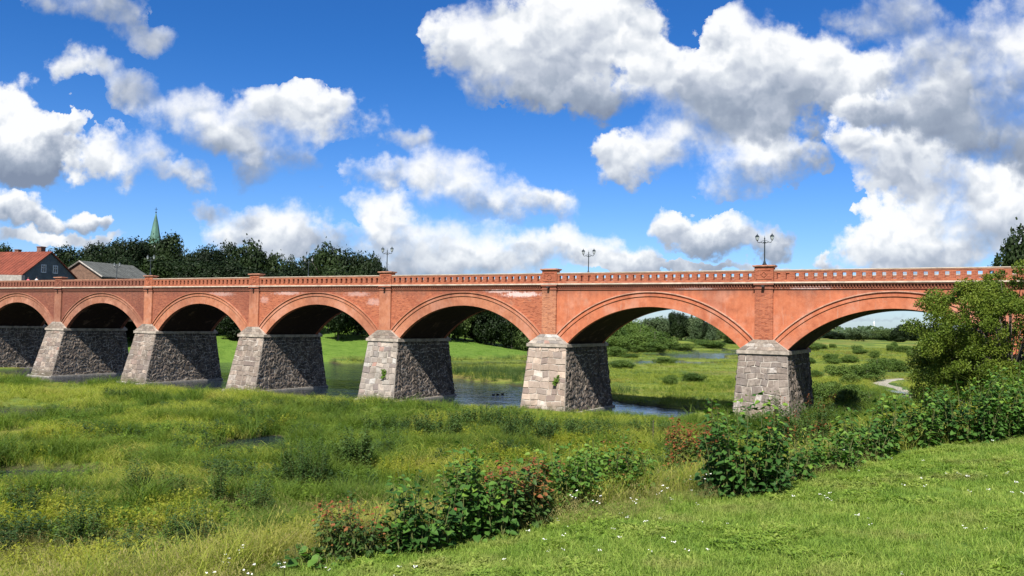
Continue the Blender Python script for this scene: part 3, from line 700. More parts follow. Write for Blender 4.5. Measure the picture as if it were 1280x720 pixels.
# ------------------------------------------------------------------ far town on the left bank
M['wall_grey'] = simple('grey_render', (.10, .115, .122), .9, .2, 1)
M['wall_brown'] = simple('brown_brick', (.15, .09, .062), .9, .35, 2)
M['roof_red'] = simple('red_tiles', (.16, .04, .022), .85, .3, .8)
M['roof_grey'] = simple('grey_slate', (.075, .08, .075), .85, .3, .8)
M['white_paint'] = simple('white_paint', (.55, .56, .56), .6, .1, 2)
M['pane'] = mat('window_pane', lambda t: principled(t, (.02, .025, .03), .1, None, spec=.6))
M['copper'] = simple('green_copper', (.065, .14, .11), .6, .3, .3)
M['chimney'] = simple('chimney_brick', (.16, .08, .06), .9, .3, 2)
def gabled(name, L, gdir, ldir, w, length, z0, ze, zr, wallm, roofm, label, windows=(), chim=True, verge=None):
    """L = near-left foot of the gable, gdir along the gable, ldir along the ridge"""
    ang = math.atan2(gdir[1], gdir[0]); root = empty(name, (L[0], L[1], 0), ang, label=label, cat='house')
    sg = 1 if (-math.sin(ang) * ldir[0] + math.cos(ang) * ldir[1]) > 0 else -1; Ly = length
    def Yc(y): return y * sg
    a = MB(); v = [(0, 0, z0), (w, 0, z0), (w, 0, ze), (w / 2, 0, zr), (0, 0, ze), (0, Yc(Ly), z0), (w, Yc(Ly), z0), (w, Yc(Ly), ze), (w / 2, Yc(Ly), zr), (0, Yc(Ly), ze)]
    a.add(v, [(0, 1, 2, 3, 4), (9, 8, 7, 6, 5), (0, 4, 9, 5), (1, 6, 7, 2)]); wall = a.build('wall', wallm, root)
    th = .22; o = .35; k = (zr - ze) / (w / 2)
    for side in (0, 1):
        xe, xr = (-o, w / 2) if side == 0 else (w + o, w / 2); zee = ze - o * k
        vs = [(xe, Yc(-.3), zee), (xr, Yc(-.3), zr), (xr, Yc(Ly + .3), zr), (xe, Yc(Ly + .3), zee)]; vs = vs + [(p[0], p[1], p[2] + th) for p in vs]
        rf = MB().hexa(vs[:4], vs[4:]).build('roof', roofm, root)
        # rows of tiles read as shallow ridges across the slope
        ridges = MB(); nn = int(Ly / .8)
        for i in range(nn):
            yy = -.3 + (Ly + .6) * (i + .5) / nn
            ridges.tube([(xe, Yc(yy), zee + th + .02), (xr, Yc(yy), zr + th + .02)], .05, 4, False)
        ridges.build('tile_ribs', roofm, rf, kind='stuff')
        if verge: MB().tube([(xe, Yc(-.34), zee + .12), (xr, Yc(-.34), zr + .12)], .16, 4).build('verge_board', verge, root)
    if chim: MB().box(w / 2 - .1, w / 2 + .9, min(Yc(2.2), Yc(3.2)), max(Yc(2.2), Yc(3.2)), zr - .6, zr + 1.2).box(w / 2 - .2, w / 2 + 1, min(Yc(2.1), Yc(3.3)), max(Yc(2.1), Yc(3.3)), zr + 1.0, zr + 1.15).build('chimney', M['chimney'], root)
    for (wx, wz, ww, wh) in windows:
        yf = -.04 * sg
        fr = MB()
        for (x0, x1, za, zb) in ((wx - ww / 2, wx + ww / 2, wz, wz + .14), (wx - ww / 2, wx + ww / 2, wz + wh - .14, wz + wh), (wx - ww / 2, wx - ww / 2 + .14, wz + .14, wz + wh - .14), (wx + ww / 2 - .14, wx + ww / 2, wz + .14, wz + wh - .14), (wx - .05, wx + .05, wz + .14, wz + wh - .14), (wx - ww / 2 + .14, wx + ww / 2 - .14, wz + wh * .6, wz + wh * .6 + .08)):
            fr.box(x0, x1, min(yf * 2, 0), max(yf * 2, 0), za, zb)
        f = fr.build('window', M['white_paint'], root)
        MB().box(wx - ww / 2 + .1, wx + ww / 2 - .1, min(yf, 0), max(yf, 0), wz + .1, wz + wh - .1).build('pane', M['pane'], f)
    return root
hA = gabled('gabled_house', (-87, 150), (.31, .95), (-.95, .31), 11.5, 24, 8, 16.2, 20.5, M['wall_grey'], M['roof_red'], 'grey house with long red tiled roof and two white gable windows, far left',
            ((4.3, 16.7, 1.1, 1.5), (6.9, 16.7, 1.1, 1.5)))
hB = gabled('gabled_house', (-89.7, 166.7), (.95, -.31), (.31, .95), 10.8, 13.7, 8, 16.6, 19.5, M['wall_brown'], M['roof_grey'], 'low brown brick gable with grey slate roof, right of the grey red-roofed house', ((3.2, 16.2, .6, 1.2),), False, M['plinth'])
hC = gabled('gabled_house', (-113, 190), (.2, .98), (-.98, .2), 9, 9, 8, 20.6, 22.8, M['wall_brown'], simple('dark_red_tiles', (.10, .03, .022), .85, .3, .8), 'dark red roof peeping over the red-tiled house at the left edge', ((4, 18, 1, 1.4),), True)
st = tag(MB().box(-105, -82, 141, 142, 8, 15.6).build('stone_wall', M['plinth']), 'pale rubble terrace wall behind the bridge rail below the red roof at left edge', 'wall')
ch = empty('church', (-148.7 * 1.2, 420, 0), .3, label='slender green copper church spire rising over the dark hill trees', cat='church')
MB().box(-3.4, 3.4, -3.4, 3.4, 5, 44).build('tower', M['white_paint'], ch)
MB().lathe([(3.1, 44), (2.6, 47.5), (1.3, 55), (.14, 60.5), (.05, 61.6)], 8).build('spire', M['copper'], ch)
MB().lathe([(.05, 60.3), (.45, 60.8), (.05, 61.3)], 6).tube([(-.7, 0, 62.4), (.7, 0, 62.4)], .1, 4).tube([(0, 0, 61), (0, 0, 63.3)], .1, 4).build('cross', M['iron'], ch)
# distant masts
u, v = ray(854, 391)
tw = MB(); mx, my, mz = u * 1300, 1300, EYE + v * 1300
for k in range(3):
    a = k * 2.094; tw.tube([(mx + 3 * math.cos(a), my + 3 * math.sin(a), 0), (mx + .5 * math.cos(a), my + .5 * math.sin(a), mz)], .35, 4)
for k in range(12):
    z_ = mz * (k + .5) / 12; r_ = 3 - 2.5 * z_ / mz
    tw.tube([(mx + r_ * math.cos(a), my + r_ * math.sin(a), z_) for a in (0, 2.094, 4.188, 6.283)], .18, 4)
tag(tw.build('radio_mast', M['roof_grey']), 'thin grey radio mast above the far wood, framed by the arch', 'mast')
u, v = ray(1092.5, 404); wx_, wy_, wz_ = u * 1800, 1800, EYE + v * 1800 + 4
wt = empty('water_tower', (wx_, wy_, 0), 0, label='tiny white tower on the horizon under the rightmost arch', cat='tower')
MB().lathe([(2.6, 0), (1.7, wz_ - 8), (2.0, wz_ - 7), (2.0, wz_ - 3), (.8, wz_)], 12).build('shaft', M['white_paint'], wt)
MB().tube([(0, 0, wz_), (0, 0, wz_ + 7)], .4, 5).build('aerial', M['white_paint'], wt)

# ------------------------------------------------------------------ trees
M['bark'] = simple('bark', (.10, .085, .07), .95, .35, 6)
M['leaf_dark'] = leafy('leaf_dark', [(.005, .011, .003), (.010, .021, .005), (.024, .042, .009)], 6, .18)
M['leaf_mid'] = leafy('leaf_mid', [(.035, .06, .018), (.055, .085, .022), (.085, .12, .03)], 9, .2)
M['leaf_far'] = leafy('leaf_far', [(.04, .068, .03), (.055, .085, .036), (.075, .105, .04)], 12, .15)
M['leaf_bush'] = leafy('leaf_bush', [(.045, .085, .016), (.075, .125, .022), (.11, .16, .03)], 5, .25)
def crown_mesh(name, seed, nl=4200, size=.03, lumps=26, flat=.9, shape='round', m=None):
    """unit crown: radius .5, height from 0 to 1; leaf clumps gathered on many small lobes"""
    g = np.random.default_rng(seed)
    if shape == 'cone':
        h = g.uniform(0, 1, lumps) ** .8; rr = .45 * (1 - h) * g.uniform(.5, 1, lumps); a = g.uniform(0, 6.28, lumps)
        cen = np.c_[rr * np.cos(a), rr * np.sin(a), h]; rad = .05 + .13 * (1 - h)
    else:
        d = g.normal(size=(lumps, 3)); d /= np.linalg.norm(d, axis=1)[:, None]; r = g.uniform(.45, 1, lumps) ** .6
        cen = d * r[:, None] * np.array([.38, .38, .38]) + np.array([0, 0, .52]); cen[:, 2] = np.clip(cen[:, 2], .12, .9); rad = g.uniform(.10, .22, lumps)
        cen = np.r_[cen, [[0, 0, .5]]]; rad = np.r_[rad, .3]
    p = rad ** 2; k = g.choice(len(rad), nl, p=p / p.sum())
    d = g.normal(size=(nl, 3)); d /= np.linalg.norm(d, axis=1)[:, None]; rr = rad[k] * g.uniform(.72, 1.12, nl) * (1 + .25 * (g.random(nl) < .08))
    pos = cen[k] + d * rr[:, None]
    nrm = d + g.normal(size=(nl, 3)) * .55 + np.array([0, 0, .25]); nrm /= np.linalg.norm(nrm, axis=1)[:, None]
    a = np.cross(nrm, g.normal(size=(nl, 3))); a /= np.linalg.norm(a, axis=1)[:, None]; b = np.cross(nrm, a)
    s = size * g.uniform(.6, 1.5, nl)[:, None]
    V = np.stack([pos - a * s, pos + b * s * .62, pos + a * s, pos - b * s * .62], 1).reshape(-1, 3)
    F = np.arange(nl * 4).reshape(-1, 4)
    return np_mesh(name, V, F, m)
def trunk_mesh(seed, m, hb=.5):
    g = random.Random(seed); b = MB(); lean = g.uniform(-.03, .03)
    b.tube([(0, 0, -.03), (0, 0, .0), (lean, 0, hb * .5), (lean, lean, hb), (lean * 2, 0, .8)], [.035, .028, .022, .018, .006], 7)
    for k in range(6):
        a = g.uniform(0, 6.28); z = g.uniform(.25, .55); L = g.uniform(.12, .24)
        b.tube([(lean, 0, z), (lean + L * .5 * math.cos(a), L * .5 * math.sin(a), z + L * .45), (lean + L * math.cos(a), L * math.sin(a), z + L)], [.012, .008, .003], 5)
    return b.mesh('trunk', m)
CR = {}
for key, m_ in (('dark', 'leaf_dark'), ('mid', 'leaf_mid'), ('far', 'leaf_far')):
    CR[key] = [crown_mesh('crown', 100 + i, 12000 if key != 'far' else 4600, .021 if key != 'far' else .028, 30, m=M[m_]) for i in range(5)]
CONE = [crown_mesh('crown', 300 + i, 2200, .03, 40, shape='cone', m=M['leaf_far']) for i in range(2)]
CONED = [crown_mesh('crown', 310, 3200, .026, 46, shape='cone', m=M['leaf_dark'])]
BUSH = [crown_mesh('crown', 400 + i, 5000, .024, 22, m=M['leaf_bush']) for i in range(4)]
TR = [trunk_mesh(i, M['bark']) for i in range(3)]
def tree(name, x, y, h, w, key, label, group, z=None, low=.16, cat='tree'):
    z = gz(x, y) if z is None else z
    root = empty(name, (x, y, z), rnd.uniform(0, 6.28), label=label, cat=cat, group=group)
    cl = {'cone': CONE, 'coned': CONED, 'bush': BUSH}.get(key) or CR[key]
    t_ = link('trunk', rnd.choice(TR), root); t_.scale = (h * .8, h * .8, h)
    c_ = link('crown', rnd.choice(cl), root); c_.location.z = h * low - h * .06; c_.scale = (w, w, h * (1.0 - low)); c_.rotation_euler[2] = rnd.uniform(0, 6)
    return root
ORD = 'first second third fourth fifth sixth seventh eighth ninth tenth eleventh twelfth thirteenth fourteenth fifteenth sixteenth seventeenth eighteenth nineteenth'.split()
def ordinal(n):
    if n < 20: return ORD[n - 1]
    t, u = divmod(n, 10); w = {2: 'twent', 3: 'thirt', 4: 'fort', 5: 'fift', 6: 'sixt'}[t]
    return w + 'ieth' if u == 0 else w + 'y-' + ORD[u - 1]
def relabel(group, text):
    """counts the members of a group from left to right as the eye sees them"""
    os_ = sorted((o for o in C.objects if o.get('group') == group and o.parent is None), key=lambda o: o.location.x / o.location.y)
    for i, o in enumerate(os_): o['label'] = text % ordinal(i + 1)
def pix_tree(px, ytop, Y, wpx, key, label, group, name='broadleaf_tree', low=.14, cat='tree'):
    u, v = ray(px, ytop); x = u * Y; zt = EYE + v * Y; z = gz(x, Y); h = max(2., zt - z)
    return tree(name, x, Y, h * 1.03, wpx / FPX * Y * (1.3 if key == 'dark' and low == .08 else 1.15), key, label, group, z, low, cat)
g1 = 'dark trees crowding the hill behind the left half of the bridge'
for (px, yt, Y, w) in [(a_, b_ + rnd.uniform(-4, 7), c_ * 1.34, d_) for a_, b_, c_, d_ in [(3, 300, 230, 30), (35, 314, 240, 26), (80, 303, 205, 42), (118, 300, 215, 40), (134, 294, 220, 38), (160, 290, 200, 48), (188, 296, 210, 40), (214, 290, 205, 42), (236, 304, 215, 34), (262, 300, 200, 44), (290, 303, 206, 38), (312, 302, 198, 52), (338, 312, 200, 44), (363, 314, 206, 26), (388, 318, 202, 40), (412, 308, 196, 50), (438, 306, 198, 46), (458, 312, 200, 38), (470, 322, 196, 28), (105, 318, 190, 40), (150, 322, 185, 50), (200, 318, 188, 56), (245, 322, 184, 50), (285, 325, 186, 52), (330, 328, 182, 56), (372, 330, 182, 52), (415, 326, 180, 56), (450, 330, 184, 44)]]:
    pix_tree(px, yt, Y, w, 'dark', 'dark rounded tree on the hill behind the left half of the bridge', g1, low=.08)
g2 = 'shaded trees standing behind the far bank lawn'
for k in range(26):
    px = 60 + k * 24 + rnd.uniform(-6, 6); Yq = np.arange(120, 260, 2.); Y = float(Yq[np.argmax(ground(ray(px, 400)[0] * Yq, Yq) > 3.6)]) + rnd.uniform(0, 16); Y = max(Y, 140) if px < 560 else max(Y, 238)
    pix_tree(px, rnd.uniform(352, 372), Y, rnd.uniform(34, 54), 'dark' if rnd.random() < .8 else 'mid', 'dark tree at the foot of the wood seen through the left arches', g2, low=.02)
for (px, yt, Y, w, ky) in [(618, 386, 240, 26, 'dark'), (640, 392, 236, 28, 'mid'), (600, 388, 244, 30, 'dark'), (652, 384, 250, 34, 'dark'), (662, 396, 238, 26, 'mid'), (582, 380, 246, 36, 'dark')]:
    pix_tree(px, yt, Y, w, ky, 'shaded tree at the top of the far lawn through the middle arch', g2, low=.02)
g3 = 'trees of the far wood beyond the marsh'
for k in range(34):
    px = 690 + k * 8.2 + rnd.uniform(-3, 3); yt = 398 + 9 * math.sin(px * .05) + rnd.uniform(-7, 6); Y = rnd.uniform(405, 470)
    ky = rnd.choice(('far', 'mid', 'far', 'dark', 'cone'))
    pix_tree(px, yt, Y, rnd.uniform(18, 34) * (.5 if ky == 'cone' else 1), ky, 'tree in the wood edge beyond the marsh, seen through the second arch from the right', g3, low=.03, name='conifer' if ky == 'cone' else 'broadleaf_tree')
for (px, yt, Y, w) in [(786, 395, 330, 34), (772, 400, 300, 30), (800, 402, 315, 34), (818, 410, 300, 36), (792, 414, 280, 40), (768, 417, 270, 30), (835, 418, 300, 26)]:
    pix_tree(px, yt, Y, w, 'bush', 'pale green rounded tree in front of the darker far wood beside the river', 'paler trees on the river bend beyond the arch', low=.0)
for k in range(42):
    px = 985 + k * 6.3 + rnd.uniform(-3, 3); Y = rnd.uniform(480, 640); yt = 414 + rnd.uniform(-3, 5) - 8 * max(0, min(1, (px - 1115) / 10)) * (px < 1150)
    ky = rnd.choice(('far', 'far', 'mid', 'dark', 'cone'))
    pix_tree(px, yt, Y, rnd.uniform(16, 28) * (.6 if ky == 'cone' else 1), ky, 'far tree of the low wood under the rightmost arch', 'trees of the low wood under the rightmost arch', low=.0, name='conifer' if ky == 'cone' else 'broadleaf_tree')
pix_tree(1272, 284, 108, 66, 'dark', 'dark tree rising above the bridge rail at the right edge', None, low=.05)
pix_tree(1310, 290, 112, 60, 'dark', 'tall dark tree just outside the right edge', None, low=.05)
# the far horizon wood reads as one mass
def far_wood():
    g = np.random.default_rng(5); n = 9000; A = g.uniform(-.8, .95, n); Y = g.uniform(1250, 1700, n); zz = g.uniform(0, 1, n)
    hgt = 9 + 5 * vnoise(A * 60, Y * .0, 1, 3); pos = np.c_[A * Y, Y, zz * hgt + .5]; s = g.uniform(2, 4, (n, 1))
    nr = g.normal(size=(n, 3)); nr[:, 1] -= 1.2; nr[:, 2] += .6; nr /= np.linalg.norm(nr, axis=1)[:, None]
    a = np.cross(nr, [0, 0, 1]); a /= np.linalg.norm(a, axis=1)[:, None]; b = np.cross(nr, a)
    V = np.stack([pos - a * s, pos + b * s * .7, pos + a * s, pos - b * s * .7], 1).reshape(-1, 3)
    link('far_wood', np_mesh('far_wood', V, np.arange(n * 4).reshape(-1, 4), M['leaf_far']), label='thin dark belt of woodland along the horizon', cat='wood', kind='stuff')
far_wood()
g4 = 'low round bushes on the marsh behind the right arch'
for (px, py, w, h) in [(1084, 474, 34, 24), (1062, 480, 26, 16), (1040, 492, 26, 18), (1066, 496, 24, 16), (1110, 458, 26, 14), (1020, 470, 18, 10), (1042, 452, 20, 7), (1075, 440, 18, 7), (1120, 462, 24, 14), (1050, 474, 30, 22), (1028, 500, 30, 26), (1058, 510, 34, 30), (1086, 505, 26, 20), (1096, 462, 26, 18), (1070, 466, 20, 13), (1012, 452, 16, 8)]:
    x, y, z = on_ground(px, py + 3); tree('marsh_bush', x, y, h / FPX * y * 1.15, w / FPX * y * 1.2, 'bush', 'rounded green willow bush growing on the marsh under the rightmost arch', g4, z, low=-.08, cat='bush')
for k in range(40):
    while True:
        px, Yq = rnd.uniform(768, 1150), rnd.uniform(115, 400); x, y = ray(px, 400)[0] * Yq, Yq
        ax, ay = np.array([x]), np.array([y])
        if wet(ax, ay)[0] < -1 and off_path(ax, ay)[0] and seg_dist(ax, ay, LEFT)[0][0] > 6: break
    tree('marsh_bush', x, y, rnd.uniform(.8, 1.6) * (1 + y / 300), rnd.uniform(2, 5) * (1 + y / 400), 'bush', '', g4, low=-.08, cat='bush')
for (px, py, w, h) in [(785, 436, 40, 16), (815, 440, 40, 12), (850, 437, 40, 9), (890, 436, 40, 10), (770, 446, 30, 12)]:
    x, y, z = on_ground(px, py); tree('bank_bush', x, y, h / FPX * y * 1.1, w / FPX * y * 1.1, 'bush', 'low spreading bush on the far river bank', 'low bushes along the far river bank', z, low=-.08, cat='bush')

relabel(g1, '%s from the left of the dark trees on the hill above the bridge rail')
relabel(g2, '%s from the left of the shaded trees behind the far lawn, seen through arches')
relabel(g3, '%s from the left of the far wood beyond the marsh, second arch from right')
relabel('paler trees on the river bend beyond the arch', '%s from the left of the pale rounded trees before the dark far wood')
relabel('trees of the low wood under the rightmost arch', '%s from the left of the low distant wood under the rightmost arch')
relabel(g4, '%s from the left of the low willow bushes on the marsh behind the bridge')
relabel('low bushes along the far river bank', '%s from the left of the low spreading bushes on the far river bank')
# ------------------------------------------------------------------ the willow by the bridge
def willow(x, y, z, H, Wd):
    root = empty('willow_tree', (x, y, z), 0, label='big olive-green willow in front of the right arch, overlapping the bridge rail', cat='tree')
    g = random.Random(21); wood = MB(); tips = []
    def grow(p, d, L, r, lv):
        pts = [p]; rr = [r]; q = p.copy(); dd = d.copy()
        for k in range(4):
            dd = (dd + Vector((g.uniform(-.22, .22), g.uniform(-.22, .22), g.uniform(-.10, .14)))).normalized(); q = q + dd * (L / 4); pts.append(q.copy()); rr.append(r * (1 - .17 * (k + 1)))
            if lv >= 2: tips.append((q.copy(), dd.copy(), lv))
        if lv < 1: wood.tube(pts, rr, 6)
        if lv < 4:
            for k in range((6, 5, 4, 3)[lv]):
                f = g.uniform(.35, 1) if lv else g.uniform(.15, 1); i = min(3, int(f * 4)); st_ = pts[i].lerp(pts[i + 1], f * 4 - i)
                a = g.uniform(0, 6.28); out = Vector((math.cos(a), math.sin(a), g.uniform(-.05, .7)))
                grow(st_, (dd * .45 + out).normalized(), L * g.uniform(.5, .72), rr[i] * .55, lv + 1)
    for k in range(4):
        a = k * 1.57 + .4; grow(Vector((.2 * math.cos(a), .2 * math.sin(a), -.2)), Vector((math.cos(a) * .6, math.sin(a) * .6, 1)).normalized(), H * .42, .16, 0)
    P = np.array([list(t[0]) for t in tips]); keep = P[:, 2] > .1; P = P[keep]
    sc = np.array([Wd / 2 / np.percentile(np.abs(P[:, 0]), 96), Wd / 2 / np.percentile(np.abs(P[:, 1]), 96), H / np.percentile(P[:, 2], 99.5)])
    wood.v = [(a * sc[0], b * sc[1], c * sc[2]) for a, b, c in wood.v]; P = P * sc
    wood.build('trunk', M['bark'], root)
    gg = np.random.default_rng(9); nc = 300; q_ = gg.normal(size=(nc, 3)); q_ /= np.linalg.norm(q_, axis=1)[:, None]; q_ *= gg.uniform(.35, 1, (nc, 1)) ** .45
    lob = 1 + .22 * np.sin(q_[:, :1] * 5 + 1) * np.cos(q_[:, 2:] * 6 + .5); ctr = q_ * np.array([Wd / 2, Wd / 2, H * .47]) * gg.uniform(.82, 1.08, (nc, 1)) * lob + np.array([0, 0, H * .5]); ctr[:, 2] = np.maximum(ctr[:, 2], .1)
    ctr[::6, 0] *= 1.12; ctr[::6, 2] *= .5; rc = gg.uniform(.2, .6, nc); n = 180000; k = gg.choice(nc, n, p=rc ** 2 / (rc ** 2).sum())
    lim = MB()
    for i in range(0, nc, 2):
        c_ = Vector(ctr[i]); o_ = Vector((c_.x * .18, c_.y * .18, c_.z * .45)); m_ = (c_ + o_) * .5 + Vector((0, 0, -.15 + .3 * (i % 3)))
        lim.tube([(o_.x * .3, o_.y * .3, o_.z * .3), o_, m_, c_], [.05, .035, .02, .006], 4, False)
    lim.build('limbs', M['bark'], root)
    dd = gg.normal(size=(n, 3)); dd /= np.linalg.norm(dd, axis=1)[:, None]; pos = ctr[k] + dd * (rc[k] * gg.uniform(.25, 1.15, n) ** .7)[:, None] * np.array([1, 1, .75])
    d = gg.normal(size=(n, 3)) * .6 + dd * .5 + np.array([0, 0, -.15]); d /= np.linalg.norm(d, axis=1)[:, None]
    nr = np.cross(d, gg.normal(size=(n, 3))) + dd * .5; nr /= np.linalg.norm(nr, axis=1)[:, None]; b = np.cross(nr, d)
    L = gg.uniform(.06, .12, (n, 1)); w_ = L * .34
    V = np.stack([pos, pos + d * L * .5 + b * w_, pos + d * L, pos + d * L * .5 - b * w_], 1).reshape(-1, 3)
    me = np_mesh('crown', V, np.arange(n * 4).reshape(-1, 4), M['willow']); link('crown', me, root)
def willow_fn(t):
    g = geopos(t); n = t.noise(g, .9, 4, .6); n2 = t.noise(g, 5, 3, .6)
    col = t.ramp(n, [(.32, (.05, .09, .010)), (.5, (.095, .145, .016)), (.66, (.14, .18, .022)), (.8, (.18, .14, .025))]); col = t.mix(t.ss(n2, .4, .7, 0, .5), col, (.14, .165, .025))
    p = t.node('ShaderNodeBsdfPrincipled'); t.put(p.inputs['Base Color'], col); p.inputs['Roughness'].default_value = .5; p.inputs['Specular IOR Level'].default_value = .15
    tr = t.node('ShaderNodeBsdfTranslucent'); t.put(tr.inputs[0], col); ms = t.node('ShaderNodeMixShader'); ms.inputs[0].default_value = .28
    t.l.new(p.outputs[0], ms.inputs[1]); t.l.new(tr.outputs[0], ms.inputs[2]); o = t.node('ShaderNodeOutputMaterial'); t.l.new(ms.outputs[0], o.inputs[0])
M['willow'] = mat('willow_leaf', willow_fn)
wx, wy, wz = at(1262, 38)
u_, v_ = ray(1240, 332); willow(wx, wy, wz - .3, EYE + v_ * 38 - wz + .3, 7.9)

# ------------------------------------------------------------------ path, puddle, boulders
def ribbon(name, pix, half, m, dz=.12, **k):
    c = [on_ground(*p) for p in pix]; V = []; F = []
    pts = []
    for i in range(len(c) - 1):
        for t_ in np.linspace(0, 1, 7)[:-1]: pts.append((c[i][0] * (1 - t_) + c[i + 1][0] * t_, c[i][1] * (1 - t_) + c[i + 1][1] * t_, i + t_))
    pts.append((c[-1][0], c[-1][1], len(c) - 1))
    for i, (x, y, f) in enumerate(pts):
        a, b = pts[max(0, i - 1)], pts[min(len(pts) - 1, i + 1)]; d = Vector((b[0] - a[0], b[1] - a[1])).normalized(); h = np.interp(f, range(len(half)), half) * rnd.uniform(.85, 1.15)
        for o in (-1, -.5, 0, .5, 1):
            xx, yy = x - d.y * h * o, y + d.x * h * o; V.append((xx, yy, gz(xx, yy) + (dz if abs(o) < 1 else -.1)))
    n = len(pts); F = [(i * 5 + j, i * 5 + j + 1, i * 5 + j + 6, i * 5 + j + 5) for i in range(n - 1) for j in range(4)]
    return MB().add(V, F).build(name, m, smooth=True, **k)
M['gravel'] = simple('limestone_gravel', (.29, .265, .215), .95, .3, 1.2)
ribbon('path', PATH_PX, [.8, 1.0, .9, 1.2, 1.4, 1.2, .9], M['gravel'], kind='structure')
xx, yy, zz = on_ground(1123, 492)
pud = MB(); pv = [(xx + 1.1 * math.cos(a) * rnd.uniform(.8, 1.1), yy + 5 * math.sin(a) * rnd.uniform(.8, 1.1), zz + .2) for a in np.linspace(0, 6.28, 17)[:-1]]
pud.add(pv, [tuple(range(16))]).build('puddle_water', M['water'], kind='structure')
def rock(name, x, y, z, r, m, **k):
    b = MB(); n = 8; 
    for j in range(5):
        ph = j / 4 * math.pi * .55 
    rings = []
    V = []; F = []
    for j in range(4):
        h = (0, .35, .7, .95)[j]; rr = (1, .95, .7, .25)[j]
        for i in range(n):
            a = 6.283 * i / n; q = rr * rnd.uniform(.8, 1.15); V.append((r * q * math.cos(a), r * q * .8 * math.sin(a), r * (h * .8 - .15) * rnd.uniform(.85, 1.1)))
    for j in range(3):
        for i in range(n): F.append((j * n + i, j * n + (i + 1) % n, (j + 1) * n + (i + 1) % n, (j + 1) * n + i))
    F.append(tuple(range(3 * n, 4 * n)))
    o = b.add(V, F).build(name, m, **k); o.location = (x, y, z); return o
for (px, py, r, lb) in [(1111, 507, .9, 'rounded pale boulder left of the puddle by the white path'), (1131, 512, 1.0, 'broad whitish boulder in front of the puddle'), (1139, 500, .6, 'small pale boulder right of the puddle')]:
    x, y, z = on_ground(px, py); rock('boulder', x, y, z, r, M['gravel'], label=lb, cat='boulder', group='pale boulders beside the path')

# ------------------------------------------------------------------ grasses: tuft meshes and scatter
def tuft(name, seed, n, h, spread, droop, width, m, seg=3, seeds=0, fan=1.):
    g = np.random.default_rng(seed); V = []; F = []; Hh = []
    for b in range(n):
        a = g.uniform(0, 6.283); d = np.array([math.cos(a), math.sin(a), 0]); p = np.array([g.normal() * spread, g.normal() * spread, 0]); L = h * g.uniform(.55, 1.15); w = width * g.uniform(.7, 1.3)
        tilt = g.uniform(.05, .45) * fan; side = np.array([-d[1], d[0], 0]); fa = g.uniform(0, 6.28); side = np.array([math.cos(fa), math.sin(fa), 0]); base = len(V)
        for k in range(seg + 1):
            t = k / seg; th_ = tilt + droop * t * t; q = p + d * (L * t * math.sin(th_)) + np.array([0, 0, L * t * math.cos(min(th_, 2.0))])
            ww = w * (1 - t * .85) ; V.append(q - side * ww / 2); V.append(q + side * ww / 2); Hh += [t, t]
        for k in range(seg): F.append((base + 2 * k, base + 2 * k + 1, base + 2 * k + 3, base + 2 * k + 2))
        if seeds and g.random() < seeds:
            e = V[-1]; base = len(V)
            for s_ in range(3):
                o = np.array([g.normal() * .025, g.normal() * .025, .02 - .05 * s_ * h]); c = e + o; z = .022 * h + .008
                base = len(V); V += [c + [0, 0, -z], c + [z * .35, 0, 0], c + [0, 0, z], c + [-z * .35, z * .2, 0]]; Hh += [1.5] * 4; F.append((base, base + 1, base + 2, base + 3))
    V = np.array(V); me = np_mesh(name, V, np.array(F), m, attr={'h': np.array(Hh)})
    return bpy.data.objects.new(name, me)
def herb(name, seed, n, h, leaf, m, spread=.12):
    g = np.random.default_rng(seed); V = []; F = []
    for b in range(n):
        a = g.uniform(0, 6.283); base = np.array([g.normal() * spread, g.normal() * spread, 0]); top = base + np.array([math.cos(a) * .25 * h, math.sin(a) * .25 * h, h * g.uniform(.6, 1.1)])
        k = len(V); V += [base - [.006, 0, 0], base + [.006, 0, 0], top + [.003, 0, 0], top - [.003, 0, 0]]; F.append((k, k + 1, k + 2, k + 3))
        for j in range(7):
            t = g.uniform(.25, 1); c = base + (top - base) * t; a2 = g.uniform(0, 6.283); d = np.array([math.cos(a2), math.sin(a2), g.uniform(-.1, .6)]); sd = np.cross(d, [0, 0, 1]); l = leaf * g.uniform(.6, 1.3); k = len(V)
            V += [c, c + d * l * .5 + sd * l * .3, c + d * l, c + d * l * .5 - sd * l * .3]; F.append((k, k + 1, k + 2, k + 3))
    me = np_mesh(name, np.array(V), np.array(F), m, attr={'h': np.zeros(len(V))}); return bpy.data.objects.new(name, me)
